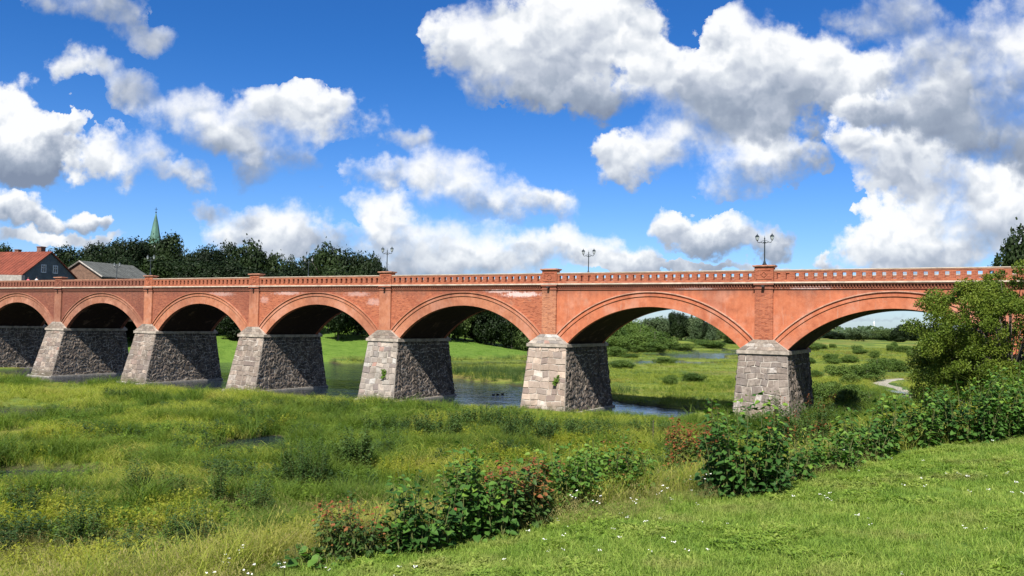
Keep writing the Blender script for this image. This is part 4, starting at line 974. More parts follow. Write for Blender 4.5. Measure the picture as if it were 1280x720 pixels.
def scatter(name, X, Y, scl, variants, Z=None, tilt=.12, **k):
    n = len(X); Z = ground(X, Y) if Z is None else Z
    me = bpy.data.meshes.new(name); me.vertices.add(n); me.vertices.foreach_set('co', np.c_[X, Y, Z].astype(np.float32).ravel())
    a = me.attributes.new('rot', 'FLOAT_VECTOR', 'POINT'); a.data.foreach_set('vector', np.c_[rng.normal(size=n) * tilt, rng.normal(size=n) * tilt, rng.uniform(0, 6.283, n)].astype(np.float32).ravel())
    a = me.attributes.new('scl', 'FLOAT', 'POINT'); a.data.foreach_set('value', np.asarray(scl, np.float32))
    a = me.attributes.new('vid', 'INT', 'POINT'); a.data.foreach_set('value', rng.integers(0, len(variants), n).astype(np.int32))
    for s_ in variants[0].data.materials: me.materials.append(s_)
    o = link(name, me, kind='stuff', **k)
    ng = bpy.data.node_groups.new(name, 'GeometryNodeTree'); ng.interface.new_socket('Geometry', in_out='INPUT', socket_type='NodeSocketGeometry'); ng.interface.new_socket('Geometry', in_out='OUTPUT', socket_type='NodeSocketGeometry')
    gi = ng.nodes.new('NodeGroupInput'); go = ng.nodes.new('NodeGroupOutput'); ip = ng.nodes.new('GeometryNodeInstanceOnPoints'); jn = ng.nodes.new('GeometryNodeJoinGeometry')
    for v_ in variants:
        oi = ng.nodes.new('GeometryNodeObjectInfo'); oi.inputs['Object'].default_value = v_; oi.inputs['As Instance'].default_value = True; ng.links.new(oi.outputs['Geometry'], jn.inputs[0])
    ng.links.new(gi.outputs[0], ip.inputs['Points']); ng.links.new(jn.outputs[0], ip.inputs['Instance']); ip.inputs['Pick Instance'].default_value = True
    for nm, ty, sk_ in (('vid', 'INT', 'Instance Index'), ('rot', 'FLOAT_VECTOR', 'Rotation'), ('scl', 'FLOAT', 'Scale')):
        na = ng.nodes.new('GeometryNodeInputNamedAttribute'); na.data_type = ty; na.inputs['Name'].default_value = nm; out = [q for q in na.outputs if q.enabled and q.name == 'Attribute'][0]; ng.links.new(out, ip.inputs[sk_])
    ng.links.new(ip.outputs[0], go.inputs[0]); md = o.modifiers.new('scatter', 'NODES'); md.node_group = ng; return o
def wedge(n, r0, r1, a=40, pw=0.):
    """random places in a fan in front of the eye; pw 0: even per metre of distance"""
    t = rng.uniform(0, 1, n); r = (r0 ** (1 + pw) + t * (r1 ** (1 + pw) - r0 ** (1 + pw))) ** (1 / (1 + pw)); an = np.radians(rng.uniform(-a, a, n)); return r * np.sin(an), r * np.cos(an)

M['g_lawn'] = leafy('lawn_blades', [(.11, .20, .028), (.20, .295, .042), (.33, .375, .09)], .6, .4, tip=((.30, .30, .10), .4), dry=((.30, .28, .10), .55))
M['g_dry'] = leafy('dry_meadow_blades', [(.14, .165, .035), (.20, .20, .055), (.10, .15, .028)], 1.6, .35, tip=((.36, .30, .13), .7))
M['g_marsh'] = leafy('marsh_blades', [(.03, .07, .010), (.20, .265, .022), (.40, .43, .07), (.11, .18, .018), (.38, .36, .08), (.24, .31, .035)], 3.2, .48, tip=((.42, .38, .12), .45), dry=((.34, .28, .09), .5), randmix=.75)
M['g_dark'] = leafy('sedge_blades', [(.035, .08, .013), (.095, .16, .02), (.19, .255, .035)], 3, .42, tip=((.18, .20, .05), .4))
M['g_reed'] = leafy('reed_blades', [(.02, .05, .012), (.038, .075, .016), (.06, .10, .022)], 14, .2, tip=((.11, .11, .05), .3))
M['g_far'] = leafy('far_marsh_blades', [(.05, .09, .015), (.13, .18, .022), (.25, .285, .04), (.10, .145, .022), (.22, .20, .045)], 20, .25, randmix=.45, dry=((.26, .15, .045), .6))
M['h_green'] = leafy('herb_leaves', [(.06, .12, .018), (.11, .185, .024), (.18, .25, .03)], 3, .4)
M['h_dark'] = leafy('dark_herb_leaves', [(.03, .06, .016), (.045, .085, .02)], 3, .25)

def reg_marsh(x, y):          # dry enough marsh in front of and around the bridge
    t, s = upland_t(x, y); return (wet(x, y) < -.15) & (t > 1.5)
def clear_bridge(x, y):
    s, f = bridge_sf(x, y); inside = (f < .5) & (f > -DEPTH - .5)
    pier = np.zeros(x.shape, bool)
    for ps in nodes_s: pier |= (np.abs(s - ps) < 2.9) & (f < (base_fwd.get(nodes_s.index(ps) - 1, 2)) + .15) & (f > -DEPTH - 2)
    return ~pier
def put(name, n, r0, r1, vs, sc, cond, label, cat, a=37, pw=0., tilt=.12):
    X, Y = wedge(n, r0, r1, a, pw); k = cond(X, Y) & clear_bridge(X, Y) & off_path(X, Y); X, Y = X[k], Y[k]; return scatter(name, X, Y, sc(X, Y), vs, tilt=tilt, label=label, cat=cat)
# lawn under the viewer
lawn_v = [tuft('tuft', 10 + i, 16, .085, .045, .9, .006, M['g_lawn'], 2) for i in range(5)] + [tuft('tuft', 16, 10, .13, .03, .5, .005, M['g_lawn'], 2)]
def c_lawn(x, y): return edge_t(x, y) < .25 + .5 * (vnoise(x, y, .7, 5) - .5)
put('lawn_grass', 85000, 4.2, 32, lawn_v, lambda x, y: rng.uniform(.6, 1.3, len(x)) * (.8 + .5 * fbm(x, y, 1.5, 4)) * (1 + np.hypot(x, y) * .012), c_lawn, 'short bright green mown lawn on the slope at lower right', 'grass', a=44, pw=-.35)
clover_v = [herb('clover', 30 + i, 9, .06, .035, M['g_lawn'], .05) for i in range(3)]
put('clover', 14000, 4.2, 22, clover_v, lambda x, y: rng.uniform(.7, 1.4, len(x)), lambda x, y: c_lawn(x, y) & (fbm(x, y, 1.2, 9) > .52), 'clover and broad-leaved weeds in the mown lawn', 'clover', a=44, pw=-.2)
# dry meadow strip at the lawn's edge
dry_v = [tuft('tuft', 40 + i, 14, .42, .07, .5, .006, M['g_dry'], 3, seeds=.45, fan=.6) for i in range(4)]
def c_dry(x, y): t, s = upland_t(x, y); e = edge_t(x, y); mid = np.exp(-((s - 7.5) / 3.2) ** 2); return (e > -.3 - .9 * mid + .9 * vnoise(x, y, 1.5, 6)) & (t < 9) & (fbm(x, y, 3, 12) > .47 - .25 * mid)
put('dry_grass', 26000, 8, 34, dry_v, lambda x, y: rng.uniform(.6, 1.2, len(x)) * np.interp(edge_t(x, y), [-.8, 1.2, 5], [.4, .95, 1.3]), c_dry, 'straw-coloured seeding grass along the edge of the lawn', 'grass', a=38)
slope_v = [tuft('tuft', 46 + i, 12, .7, .1, .7, .009, M['g_marsh'], 3, seeds=.3, fan=.7) for i in range(3)]
put('slope_grass', 26000, 7, 40, slope_v, lambda x, y: rng.uniform(.6, 1.2, len(x)), lambda x, y: (edge_t(x, y) > .5) & (upland_t(x, y)[0] < 18), 'tall uncut grass on the bank between lawn and marsh', 'grass', a=38)
# marsh
marsh_v = [tuft('tuft', 60 + i, 15, 1.15, .17, 1.15, .030, M['g_marsh'], 4, seeds=.06, fan=1.0) for i in range(6)]
sedge_v = [tuft('tuft', 70 + i, 20, 1.45, .2, .7, .034, M['g_dark'], 4, fan=.6) for i in range(5)]
herb_v = [herb('herb', 80 + i, 9, .85, .14, M['h_green'], .16) for i in range(3)]
dherb_v = [herb('herb', 90 + i, 12, 1.05, .15, M['h_dark'], .2) for i in range(3)]
near_yellow_v = [tuft('tuft', 100 + i, 16, .8, .14, .5, .010, M['g_dry'], 3, seeds=.5, fan=.7) for i in range(3)]
def dist_w(x, y): return np.hypot(x, y)
def lowf(x, y): s, f = bridge_sf(x, y); return np.where(s > 6, np.interp(f, [0, 4, 12], [.4, .55, 1]), 1)
def hmod(x, y): return (.30 + 1.05 * fbm(x, y, 6, 21)) * np.interp(vnoise(x, y, 2.6, 23), [.2, .8], [.45, 1.35])
def tallsed(x, y): return np.interp(fbm(x, y, 8, 25), [.35, .62], [.5, 1.45]) * np.interp(vnoise(x, y, 2.4, 29), [.2, .8], [.6, 1.25])
def nB(x, y): return fbm(x, y, 9, 31)
put('marsh_grass', 66000, 22, 155, marsh_v, lambda x, y: rng.uniform(.6, 1.15, len(x)) * hmod(x, y) * lowf(x, y) * (1 + dist_w(x, y) * .003), lambda x, y: reg_marsh(x, y) & (nB(x, y) > .34) & (fbm(x, y, 2.6, 27) > .38), 'bright yellow-green arching grass of the marsh in front of the bridge', 'grass')
put('sedge', 30000, 34, 155, sedge_v, lambda x, y: rng.uniform(.6, 1.1, len(x)) * tallsed(x, y) * lowf(x, y), lambda x, y: reg_marsh(x, y) & (nB(x, y) - .0016 * (dist_w(x, y) - 60) < .46), 'darker green sedge and rushes in clumps on the marsh', 'sedge')
put('meadow_seed_grass', 15000, 20, 50, near_yellow_v, lambda x, y: rng.uniform(.6, 1.2, len(x)), lambda x, y: reg_marsh(x, y) & (fbm(x, y, 6, 41) - (dist_w(x, y) - 36) * .012 > .45), 'olive and straw coloured seeding grass at lower left', 'grass')
M['h_yellow'] = leafy('yellow_herb_leaves', [(.16, .21, .022), (.27, .29, .032), (.33, .30, .05)], 2, .45)
yherb_v = [herb('herb', 180 + i, 11, .9, .11, M['h_yellow'], .2) for i in range(4)]
put('yellowish_herbs', 19000, 21, 72, yherb_v, lambda x, y: rng.uniform(.6, 1.25, len(x)), lambda x, y: reg_marsh(x, y) & (fbm(x, y, 5, 91) - (dist_w(x, y) - 40) * .004 > .46), 'yellowish leafy weeds in the tall growth at lower left', 'herbs')
put('marsh_herbs', 16000, 22, 90, herb_v, lambda x, y: rng.uniform(.6, 1.2, len(x)) * lowf(x, y), lambda x, y: reg_marsh(x, y) & (fbm(x, y, 5, 51) > .50), 'leafy green herbs among the marsh grass', 'herbs')
put('dark_marsh_herbs', 7000, 24, 90, dherb_v, lambda x, y: rng.uniform(.6, 1.3, len(x)) * lowf(x, y), lambda x, y: reg_marsh(x, y) & (fbm(x, y, 4, 61) > .64), 'dark leafy nettles in patches on the marsh', 'herbs')
rush_v = [tuft('tuft', 140 + i, 22, 1.7, .2, .55, .034, M['g_dark'], 4, fan=.45) for i in range(4)]
def clumps(n, per, seed):
    g = np.random.default_rng(seed); X = []; Y = []; S = []
    while n:
        r = g.uniform(38, 92); a = math.radians(g.uniform(-34, 20)); cx, cy = r * math.sin(a), r * math.cos(a)
        if not (reg_marsh(np.array([cx]), np.array([cy]))[0] and lowf(np.array([cx]), np.array([cy]))[0] > .9): continue
        n -= 1; w = g.uniform(1.2, 4); d = g.uniform(.5, 1.4); k = int(per * w * d / 2); q = g.normal(size=(k, 2)) * .5; X += list(cx + q[:, 0] * w); Y += list(cy + q[:, 1] * d); S += list((1.15 - .22 * (q ** 2).sum(1)) * g.uniform(.7, 1.1, k) * g.uniform(.65, 1.05))
    X, Y, S = map(np.array, (X, Y, S)); k = reg_marsh(X, Y) & (S > .2); return X[k], Y[k], S[k]
cx_, cy_, cs_ = clumps(95, 34, 17)
scatter('tall_rushes', cx_, cy_, cs_, rush_v, label='tall dark green rush clumps standing above the marsh grass', cat='rushes')
# beyond the bridge
reed_v = [tuft('tuft', 110 + i, 20, 2.0, .35, .35, .035, M['g_reed'], 3, fan=.35) for i in range(4)]
far_v = [tuft('tuft', 120 + i, 18, 1.2, .5, .8, .05, M['g_far'], 3, fan=1) for i in range(4)]
def c_far(x, y): s, f = bridge_sf(x, y); d, sd, p = seg_dist(x, y, LEFT); return (wet(x, y) < -.2) & (f < -DEPTH) & (d * sd < 1) & (upland_t(x, y)[0] > 1)
def reedbed(x, y): return (bridge_sf(x, y)[0] > 26) & (x < 10) & (y < 152)
put('far_marsh_grass', 60000, 80, 420, far_v, lambda x, y: rng.uniform(.6, 1.1, len(x)) * (.12 + .85 * fbm(x, y, 14, 77) * np.interp(vnoise(x, y, 4, 78), [.2, .8], [.5, 1.3]) + dist_w(x, y) * .0006), lambda x, y: c_far(x, y) & ~reedbed(x, y), 'sunlit grass of the wide marsh behind the bridge', 'grass', a=36, pw=.15)
put('reeds', 30000, 85, 330, reed_v, lambda x, y: rng.uniform(.6, 1.05, len(x)) * np.where(reedbed(x, y), .95, np.where(dist_w(x, y) > 150, .42, .7)), lambda x, y: c_far(x, y) & (((wet(x, y) > -7) & (fbm(x, y, 10, 71) > .46)) | reedbed(x, y)), 'tall green reeds standing along the river arms behind the bridge', 'reeds', a=36)
put('bank_reeds', 26000, 130, 330, reed_v, lambda x, y: rng.uniform(.5, .8, len(x)), lambda x, y: (np.abs(seg_dist(x, y, LEFT)[0]) < 1.8) & (wet(x, y) < 1), 'dark reeds lining the foot of the far bank lawn', 'reeds', a=36)
flawn_v = [tuft('tuft', 130 + i, 16, .35, .5, .8, .05, leafy('far_lawn_blades', [(.09, .19, .02), (.12, .23, .03)], 20, .3), 2, fan=1) for i in range(2)]
put('far_lawn_grass', 12000, 140, 260, flawn_v, lambda x, y: rng.uniform(.7, 1.2, len(x)), lambda x, y: (seg_dist(x, y, LEFT)[0] * seg_dist(x, y, LEFT)[1] > 1.5) & (seg_dist(x, y, LEFT)[2] < 6.2), 'smooth bright lawn on the far bank through the middle arches', 'grass', a=36)

# ------------------------------------------------------------------ big-leaved shrubs at the edge of the lawn
def leaf_mesh(name, m, L=1., wd=.42, fold=.14, tip=.12):
    V = [(0, 0, 0), (-wd * .75, .12 * L, fold), (-wd, .38 * L, fold), (-wd * .62, .72 * L, fold * .6 - tip * .4), (0, L, -tip), (wd * .62, .72 * L, fold * .6 - tip * .4), (wd, .38 * L, fold), (wd * .75, .12 * L, fold), (0, .4 * L, 0), (0, .72 * L, -tip * .35)]
    F = [(0, 8, 2, 1), (8, 9, 3, 2), (9, 4, 3), (0, 7, 6, 8), (8, 6, 5, 9), (9, 5, 4)]
    b = MB(); b.add(V, F); return b.mesh(name, m)
M['knot'] = leafy('knotweed_leaf', [(.022, .062, .014), (.040, .10, .018), (.070, .15, .024), (.13, .23, .035)], .8, .28, rough=.6, spec=.2, randmix=.6)
M['knot_young'] = leafy('young_leaf', [(.12, .22, .03), (.17, .26, .04)], 1, .35, rough=.45)
M['red_leaf'] = leafy('rust_red_leaf', [(.16, .038, .014), (.21, .075, .028), (.20, .125, .035)], .6, .25)
M['small_leaf'] = leafy('small_dark_leaf', [(.028, .062, .016), (.05, .095, .022), (.085, .14, .03)], .7, .28, rough=.5)
M['stem'] = simple('green_stem', (.10, .11, .035), .7, .3, 8)
LM = {k: leaf_mesh('leaf', M[k]) for k in ('knot', 'knot_young', 'red_leaf')}
LM['small'] = leaf_mesh('leaf', M['small_leaf'], 1, .33)
def rot_from(d, up_noise, g):
    d = d.normalized(); side = d.cross(Vector((0, 0, 1)));
    if side.length < .05: side = Vector((1, 0, 0))
    side.normalize(); n = side.cross(d); m = Matrix((side, d, n)).transposed(); return m @ Matrix.Rotation(g.uniform(-.6, .6), 3, 'Y') @ Matrix.Rotation(g.uniform(-.3, .3), 3, 'X')
SHR = [0]
def shrub(name, x, y, h, w, kind, label, seed, nst=None, single=90, red=.0, leaf=None, group='broad-leaved shrubs along the edge of the lawn', step=.075):
    z = gz(x, y); g = random.Random(seed); root = empty(name, (x, y, z), 0, label=label, cat='shrub', group=group)
    nst = nst or int(10 + w * 9); wood = MB(); L0 = leaf or (.135 if kind == 'knot' else .09); leaves = []
    for k in range(nst):
        a = g.uniform(0, 6.28); r = w * .5 * math.sqrt(g.random()) * .75; b0 = Vector((r * math.cos(a), r * math.sin(a) * .7, -.15)); hh = h * g.choice((g.uniform(.35, .8), g.uniform(.7, 1.16))) * (1 - .35 * (r / (w * .5)) ** 2)
        lean = Vector((math.cos(a), math.sin(a) * .7, 0)) * (w * .5 - r) * g.uniform(.1, .75); pts = [b0]
        for q in range(1, 6):
            t = q / 5; pts.append(b0 + lean * t ** 1.6 + Vector((g.uniform(-.03, .03), g.uniform(-.03, .03), (hh + .15) * (t - .08 * t * t))))
        wood.tube(pts, [.011, .010, .008, .006, .004, .002], 4)
        n = int(hh / step); redtop = g.random() < red
        for q in range(n):
            t = .10 + .90 * (q + g.random() * .5) / n; i = min(4, int(t * 5)); p = pts[i].lerp(pts[min(5, i + 1)], min(1, t * 5 - i))
            for rep in range(2):
                a2 = (q % 2) * math.pi + a + g.uniform(-1.1, 1.1) + rep * math.pi; d = Vector((math.cos(a2), math.sin(a2), g.uniform(-.35, .15))); L = L0 * g.uniform(.5, 1.35) * (1 - .4 * t)
                off = d * g.uniform(.02, .10)
                key = kind if kind == 'knot' else 'small'
                if redtop and t > (.80 if red > .5 else .88): key = 'red_leaf'; L *= .8
                elif kind == 'knot' and t > .86 and g.random() < .5: key = 'knot_young'
                leaves.append((p + off, rot_from(d, 0, g), L, key))
    wood.build('stems', M['stem'], root)
    g.shuffle(leaves)
    # leaves turned to the viewer's side first: those are single objects
    vd = Vector((-x, -y, EYE - z)).normalized(); leaves.sort(key=lambda q: -(q[0].dot(vd)))
    ones = leaves[:single * 2]; g.shuffle(ones); ones, rest = ones[:single], ones[single:] + leaves[single * 2:]
    for (p, m3, L, key) in ones:
        o = link('leaf', LM[key], root); o.matrix_local = Matrix.Translation(p) @ m3.to_4x4() @ Matrix.Diagonal((L, L, L, 1))
    byk = {}
    for q in rest: byk.setdefault(q[3], []).append(q)
    for key, qs in byk.items():
        b = MB(); base = [v.co.copy() for v in LM[key].vertices]; fs = [tuple(p.vertices) for p in LM[key].polygons]
        for (p, m3, L, _) in qs: b.add([p + m3 @ (c * L) for c in base], fs)
        b.build('foliage', LM[key].materials[0], root, kind='stuff')
    return root
# (px, base py or None, distance or None, height px, width px, kind, red, label)
SH = [
 (392, 712, None, 26, 70, 'knot', 0, 'low bright knotweed sprouting at the lower lawn corner, left of the white flowers', .16),
 (440, 700, None, 66, 90, 'small', .8, 'low dark shrub with orange-red tips at the left end of the shrub row', None),
 (520, 695, None, 80, 96, 'knot', .1, 'dense knotweed with dark heart-shaped leaves, left of the red-tipped pair', None),
 (596, 676, None, 96, 104, 'knot', .08, 'tallest dark green knotweed in the lower middle of the lawn edge', None),
 (652, None, 11.7, 84, 78, 'small', .95, 'brown-red tipped shrub squeezed between two knotweed clumps', None),
 (706, None, 12.6, 84, 80, 'knot', .16, 'knotweed clump with a few orange tips, lower centre', None),
 (770, None, 13.6, 60, 92, 'knot', .22, 'smaller knotweed clump at the right end of the middle row by dry grass', None),
 (866, None, 20, 80, 62, 'small', .95, 'slender shrub with rusty red shoots left of the big bright knotweed', None),
 (896, None, 20.5, 70, 50, 'small', .8, 'narrow red-shooted shrub just behind the big bright knotweed', None),
 (932, 622, None, 106, 128, 'knot', .04, 'large bright knotweed bush right of centre at the lawn edge', None),
 (1000, None, 34, 62, 88, 'small', .3, 'dark bush with pinkish tips at the foot of the right pier', None),
 (990, 606, None, 50, 56, 'knot', 0, 'small knotweed leaning against the right side of the large bright bush', None),
 (1036, 592, None, 46, 92, 'knot', 0, 'low spreading knotweed left of the yellow mullein', None),
 (1080, 580, None, 54, 70, 'knot', 0, 'mid-height knotweed behind the yellow mullein', None),
 (1108, 574, None, 74, 30, 'knot', 0, 'tall narrow knotweed spire in front of the white path', None),
 (1150, 564, None, 64, 48, 'knot', 0, 'upright knotweed pair of stems left of the willow base', None),
 (1210, 555, None, 70, 100, 'knot', 0, 'dark dense bush under the willow near the right edge', None),
 (1268, 550, None, 78, 80, 'knot', 0, 'dark dense bush cut by the right edge of the picture', None),
]
for i, (px, py, Yd, hp, wp, kind, red, lb, lf) in enumerate(SH):
    if py is None: x, y, z = at(px, Yd)
    else: x, y, z = on_ground(px, py - 4)
    h = hp / FPX * y * 1.22; w = wp / FPX * y * 1.12
    if py is None: u0, v0 = ray(px, {652: 566, 706: 546, 770: 538, 866: 517, 896: 525, 1000: 488}[px]); h = EYE + v0 * y - z
    name = 'knotweed_shrub' if kind == 'knot' else 'red_tipped_shrub'
    shrub(name, x, y, h, w, kind, lb, 500 + i, red=red, leaf=lf or (.13 if kind == 'small' and py is None else None), single=90 if py else 40, step=.07 if kind == 'knot' else .045, nst=int(max(9, (52 if py is None else 36) * w)) if kind == 'knot' else int(max(16, 60 * w)))
# a fallen knotweed cane lying over the dry grass
x, y, z = on_ground(858, 612)
fc = empty('fallen_cane', (x, y, z + .12), 0, label='fallen knotweed cane lying over the dry grass left of the big bush', cat='branch')
MB().tube([(-.32, 0, .03), (-.1, 0, .02), (.15, 0, -.01), (.4, 0, -.06)], [.004, .008, .01, .012], 5).build('stem', M['stem'], fc)
g_ = random.Random(3)
for k in range(22):
    t = -.32 + .66 * k / 22; sg = 1 if k % 2 else -1; o = link('leaf', LM['knot'], fc); L = .11 * g_.uniform(.8, 1.2)
    o.matrix_local = Matrix.Translation((t, 0, .03 - .06 * max(0, t))) @ rot_from(Vector((-.4, sg * .9, g_.uniform(-.2, .3))), 0, g_).to_4x4() @ Matrix.Diagonal((L, L, L, 1))
# bushes and dark herb clumps farther out on the marsh
g6 = 'leafy clumps standing out of the marsh grass'
for i, (px, py, hp, wp, lb) in enumerate([(172, 628, 42, 36, 'dark weed clump in the grass at lower left, left of the thin dark one'), (270, 640, 52, 24, 'thin dark upright weed clump at lower left'), (382, 612, 50, 60, 'grey-green willow sapling in the marsh below the second pier from centre'), (216, 622, 26, 30, 'small dark weed clump right of the larger one, lower left'),
        (380, 556, 32, 44, 'dark willow scrub beside the dark pool'), (148, 500, 18, 40, 'bright yellow-green bush in front of the left piers'), (598, 542, 42, 60, 'dense green bush in front of the gap between middle piers'), (640, 545, 36, 60, 'green bush at the foot of the pale pier, left side'), (576, 540, 36, 40, 'light willow shoots left of the pale pier'), (250, 522, 16, 40, 'low dark bush near the river edge on the left'),
        (80, 518, 14, 50, 'dark low scrub at the far left of the marsh'), (700, 548, 30, 60, 'green weeds at the foot of the pale pier'), (760, 545, 24, 60, 'green weeds right of the pale pier'), (30, 650, 34, 40, 'dark weed clump by the left edge'), (545, 552, 44, 60, 'leafy green weeds in front of the open water between middle piers'), (660, 556, 40, 70, 'dense low bush directly below the pale pier'), (735, 552, 34, 60, 'low green weeds below the shaded side of the pale pier'), (815, 548, 30, 60, 'low weeds left of the rusty-tipped shrubs'), (480, 540, 26, 70, 'grassy weed clump at the foot of the fourth pier from the right'), (330, 512, 16, 60, 'low reedy clump at the waterline by the third pier from the left'), (440, 590, 40, 50, 'feathery green weed clump in the middle of the marsh'), (320, 650, 44, 46, 'tall leafy weeds left of the rust-tipped shrub'), (100, 690, 50, 60, 'tall yellow-green weeds near the bottom left corner'), (230, 700, 54, 56, 'bushy olive weeds at the bottom of the picture, left')]):
    x, y, z = on_ground(px, py); h = hp / FPX * y * (1.5 if y < 56 else .9); w = wp / FPX * y * 1.15
    shrub('marsh_shrub', x, y, h, w, 'small', lb, 700 + i, red=.0, leaf=(.19 if y > 45 else .13), single=0, group=g6, step=.055, nst=int(max(16, 22 * w)))
# weeds rooted in the pier joints
for (s_, u_, zz, lb) in ((PIER_S[1], .8, 3.2, 'yellow-green weed hanging from a joint of the pale stone pier'), (PIER_S[2], .7, 2.9, 'small weed growing from the joints of the fourth pier')):
    t_ = (zz + 1) / 7.78; n_ = PIER_S.index(s_); f_ = base_fwd[n_] * (1 - t_) + .42 * t_ + .08; wx, wy = world_xy(s_ - (u_ - .5) * 4.2, f_)
    g = random.Random(int(zz * 10)); root = empty('wall_weed', (wx, wy, zz), 0, label=lb, cat='weed'); b = MB(); base = [v.co.copy() for v in LM['small'].vertices]; fs = [tuple(p.vertices) for p in LM['small'].polygons]
    stems_ = MB()
    for k in range(14):
        d = Vector((g.uniform(-.5, .5), g.uniform(-.5, -.05), g.uniform(-.4, 1.3))); e = d * .75; stems_.tube([(0, .05, 0), e * .5, e], [.008, .006, .003], 4)
        for q in range(16):
            p = e * g.uniform(.2, 1) + Vector((g.uniform(-.08, .08), g.uniform(-.08, .02), g.uniform(-.08, .08))); b.add([p + rot_from(Vector((g.uniform(-1, 1), -.6, g.uniform(-.5, .5))), 0, g) @ (c * .13) for c in base], fs)
    stems_.build('stems', M['stem'], root); b.build('foliage', M['knot_young'], root, kind='stuff')

# flowers
M['petal'] = simple('white_petals', (.78, .78, .74), .7, .1, 5)
M['yellow'] = simple('yellow_petals', (.75, .55, .03), .7, .15, 5)
def yarrow(name, seed, m, h=.3):
    g = random.Random(seed); b = MB()
    for k in range(4):
        x, y = g.uniform(-.06, .06), g.uniform(-.06, .06); hh = h * g.uniform(.7, 1.1)
        for q in range(4):
            a = g.uniform(0, 6.28); r = g.uniform(0, .018); c = (x + r * math.cos(a), y + r * math.sin(a), hh + g.uniform(-.004, .004)); s_ = .0048
            b.add([(c[0] - s_, c[1] - s_, c[2]), (c[0] + s_, c[1] - s_, c[2]), (c[0] + s_, c[1] + s_, c[2]), (c[0] - s_, c[1] + s_, c[2]), (c[0], c[1], c[2] + .008)], [(0, 1, 4), (1, 2, 4), (2, 3, 4), (3, 0, 4)])
    nf = len(b.f)
    for q in range(0, len(b.v), 20):
        c = Vector(b.v[q + 4]); b.add([(c.x - .003, c.y, 0), (c.x + .003, c.y, 0), (c.x + .002, c.y, c.z - .01), (c.x - .002, c.y, c.z - .01)], [(0, 1, 2, 3)])
    me = b.mesh(name, m); me.materials.append(M['stem']); me.polygons.foreach_set('material_index', [0 if i < nf else 1 for i in range(len(b.f))])
    return bpy.data.objects.new(name, me)
yv = [yarrow('flower', i, M['petal']) for i in range(3)]; yl = [yarrow('flower', 9 + i, M['petal'], .09) for i in range(2)]
put('white_yarrow', 520, 8, 30, yv, lambda x, y: rng.uniform(.8, 1.2, len(x)), lambda x, y: (np.abs(edge_t(x, y) - .1) < .6) & (fbm(x, y, 2, 81) > .5), 'white yarrow heads along the lawn edge under the shrubs', 'flowers', a=36)
put('lawn_flowers', 900, 6, 24, yl, lambda x, y: rng.uniform(.5, .9, len(x)), lambda x, y: c_lawn(x, y) & (fbm(x, y, 2, 82) > .5), 'small white flowers dotted over the lawn', 'flowers', a=40)
x, y, z = on_ground(1134, 560)
for dx, hh, lb in ((-.07, .42, 'left and taller yellow mullein spike at the lawn edge'), (.12, .34, 'right and shorter yellow mullein spike at the lawn edge')):
    mu = empty('mullein', (x + dx, y, z), 0, label=lb, cat='flower', group='yellow mullein spikes at the lawn edge'); hh = hh * y / 17
    MB().tube([(0, 0, 0), (0, 0, hh)], [.012, .006], 5).build('stem', M['stem'], mu); b = MB(); g = random.Random(int(hh * 100))
    for k in range(60):
        a = g.uniform(0, 6.28); zz_ = hh * g.uniform(.35, 1.0); c = Vector((.03 * math.cos(a), .03 * math.sin(a), zz_)); b.add([c + Vector((g.uniform(-.02, .02), g.uniform(-.02, .02), g.uniform(-.02, .02))) for _ in range(4)], [(0, 1, 2), (0, 2, 3), (0, 3, 1)])
    b.build('blossom', M['yellow'], mu, kind='stuff')
M['post_wood'] = simple('weathered_post', (.09, .07, .055), .9, .3, 10)
for (px, py, hp, lb) in [(117, 712, 8, 'short weathered stake standing in the grass at lower left'), (816, 556, 22, 'thin dark stake in the meadow in front of the marsh at right of centre')]:
    x, y, z = on_ground(px, py); h = hp / FPX * y + .5
    tag(MB().tube([(x, y, z - .3), (x + .02, y, z + h)], [.035, .03], 7).build('wooden_stake', M['post_wood']), lb, 'stake')

# ducks on the river
M['duck'] = simple('duck_brown', (.05, .042, .035), .8, .3, 20)
def duck(x, y, rz, label):
    root = empty('duck', (x, y, 0), rz, label=label, cat='duck', group='ducks on the dark water beside the pale pier')
    MB().tube([(-.26, 0, .13), (-.2, 0, .08), (-.05, 0, .06), (.1, 0, .07), (.17, 0, .12), (.19, 0, .2), (.22, 0, .25), (.27, 0, .25)], [.01, .05, .095, .085, .055, .04, .048, .02], 8).build('body', M['duck'], root, True)
    MB().tube([(.27, 0, .245), (.34, 0, .235)], [.022, .012], 5).build('bill', M['yellow'], root)
for (px, py, rz, lb) in [(617, 494, .3, 'leftmost of three brown ducks on the water'), (622, 493.5, 2.8, 'middle of three brown ducks on the water'), (628, 493, .1, 'rightmost of three brown ducks on the water')]:
    u_, v_ = ray(px, py); Yd = -EYE / v_; duck(u_ * Yd, Yd, rz, lb)

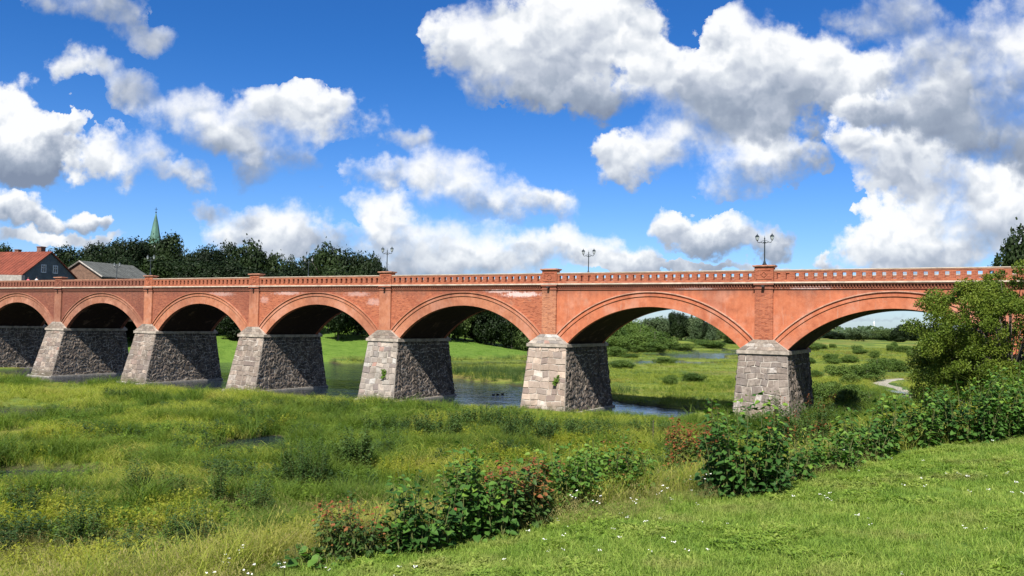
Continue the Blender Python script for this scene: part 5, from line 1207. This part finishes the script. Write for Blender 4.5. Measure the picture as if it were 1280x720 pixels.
# two walkers on the bridge, only heads and shoulders above the rail
def person(s, f, h, rz, top, trouser, hair, label):
    wx, wy = world_xy(s, f); root = empty('person', (wx, wy, 13.12), rz, label=label, cat='person', group='walkers on the bridge'); k = h / 1.75
    vs = [(0, 0, .95), (0, .01, 1.12), (0, .01, 1.32), (0, .01, 1.45), (0, .02, 1.54), (0, .03, 1.63), (0, .02, 1.73),
          (.19, .0, 1.40), (.24, .0, 1.12), (.25, .10, .90), (.25, .14, .82), (-.19, 0, 1.40), (-.24, 0, 1.12), (-.25, -.06, .90), (-.25, -.04, .82),
          (.09, 0, .88), (.10, .10, .48), (.10, .02, .08), (.10, .18, .03), (-.09, 0, .88), (-.10, -.04, .48), (-.10, -.22, .10), (-.10, -.08, .03)]
    rad = [.15, .13, .16, .10, .055, .085, .07, .06, .045, .035, .03, .06, .045, .035, .03, .09, .06, .045, .035, .09, .06, .045, .035]
    ed = [(0, 1), (1, 2), (2, 3), (3, 4), (4, 5), (5, 6), (3, 7), (7, 8), (8, 9), (9, 10), (3, 11), (11, 12), (12, 13), (13, 14), (0, 15), (15, 16), (16, 17), (17, 18), (0, 19), (19, 20), (20, 21), (21, 22)]
    me = bpy.data.meshes.new('body'); me.from_pydata([(a * k, b * k, c * k) for a, b, c in vs], ed, []); 
    def skin(t):
        z = t.sep(objco(t))[2]; col = t.mix(t.ss(z, .90 * k, .92 * k), trouser, top); col = t.mix(t.ss(z, 1.50 * k, 1.52 * k), col, (.45, .27, .2)); principled(t, col, .8)
    me.materials.append(mat('walker', skin)); o = link('body', me, root); md = o.modifiers.new('skin', 'SKIN'); o.modifiers.new('sub', 'SUBSURF').levels = 1
    for i, v_ in enumerate(me.skin_vertices[0].data if me.skin_vertices else []): v_.radius = (rad[i] * k,) * 2
    if not me.skin_vertices:
        pass
    MB().lathe([(.02, 1.60 * k), (.10 * k, 1.66 * k), (.105 * k, 1.74 * k), (.07 * k, 1.82 * k), (.01, 1.84 * k)], 8, (0, -.01, 0)).build('hair', simple('hair', hair, .8, .1, 5), root)
person(114.5, -1.2, 1.72, TH, (.65, .10, .16), (.05, .06, .1), (.10, .05, .03), 'walker in a pink-red top above the rail at the far left')
person(112.6, -1.4, 1.80, TH + .4, (.62, .62, .60), (.07, .07, .08), (.03, .02, .02), 'walker in a white top right of the pink one above the rail')
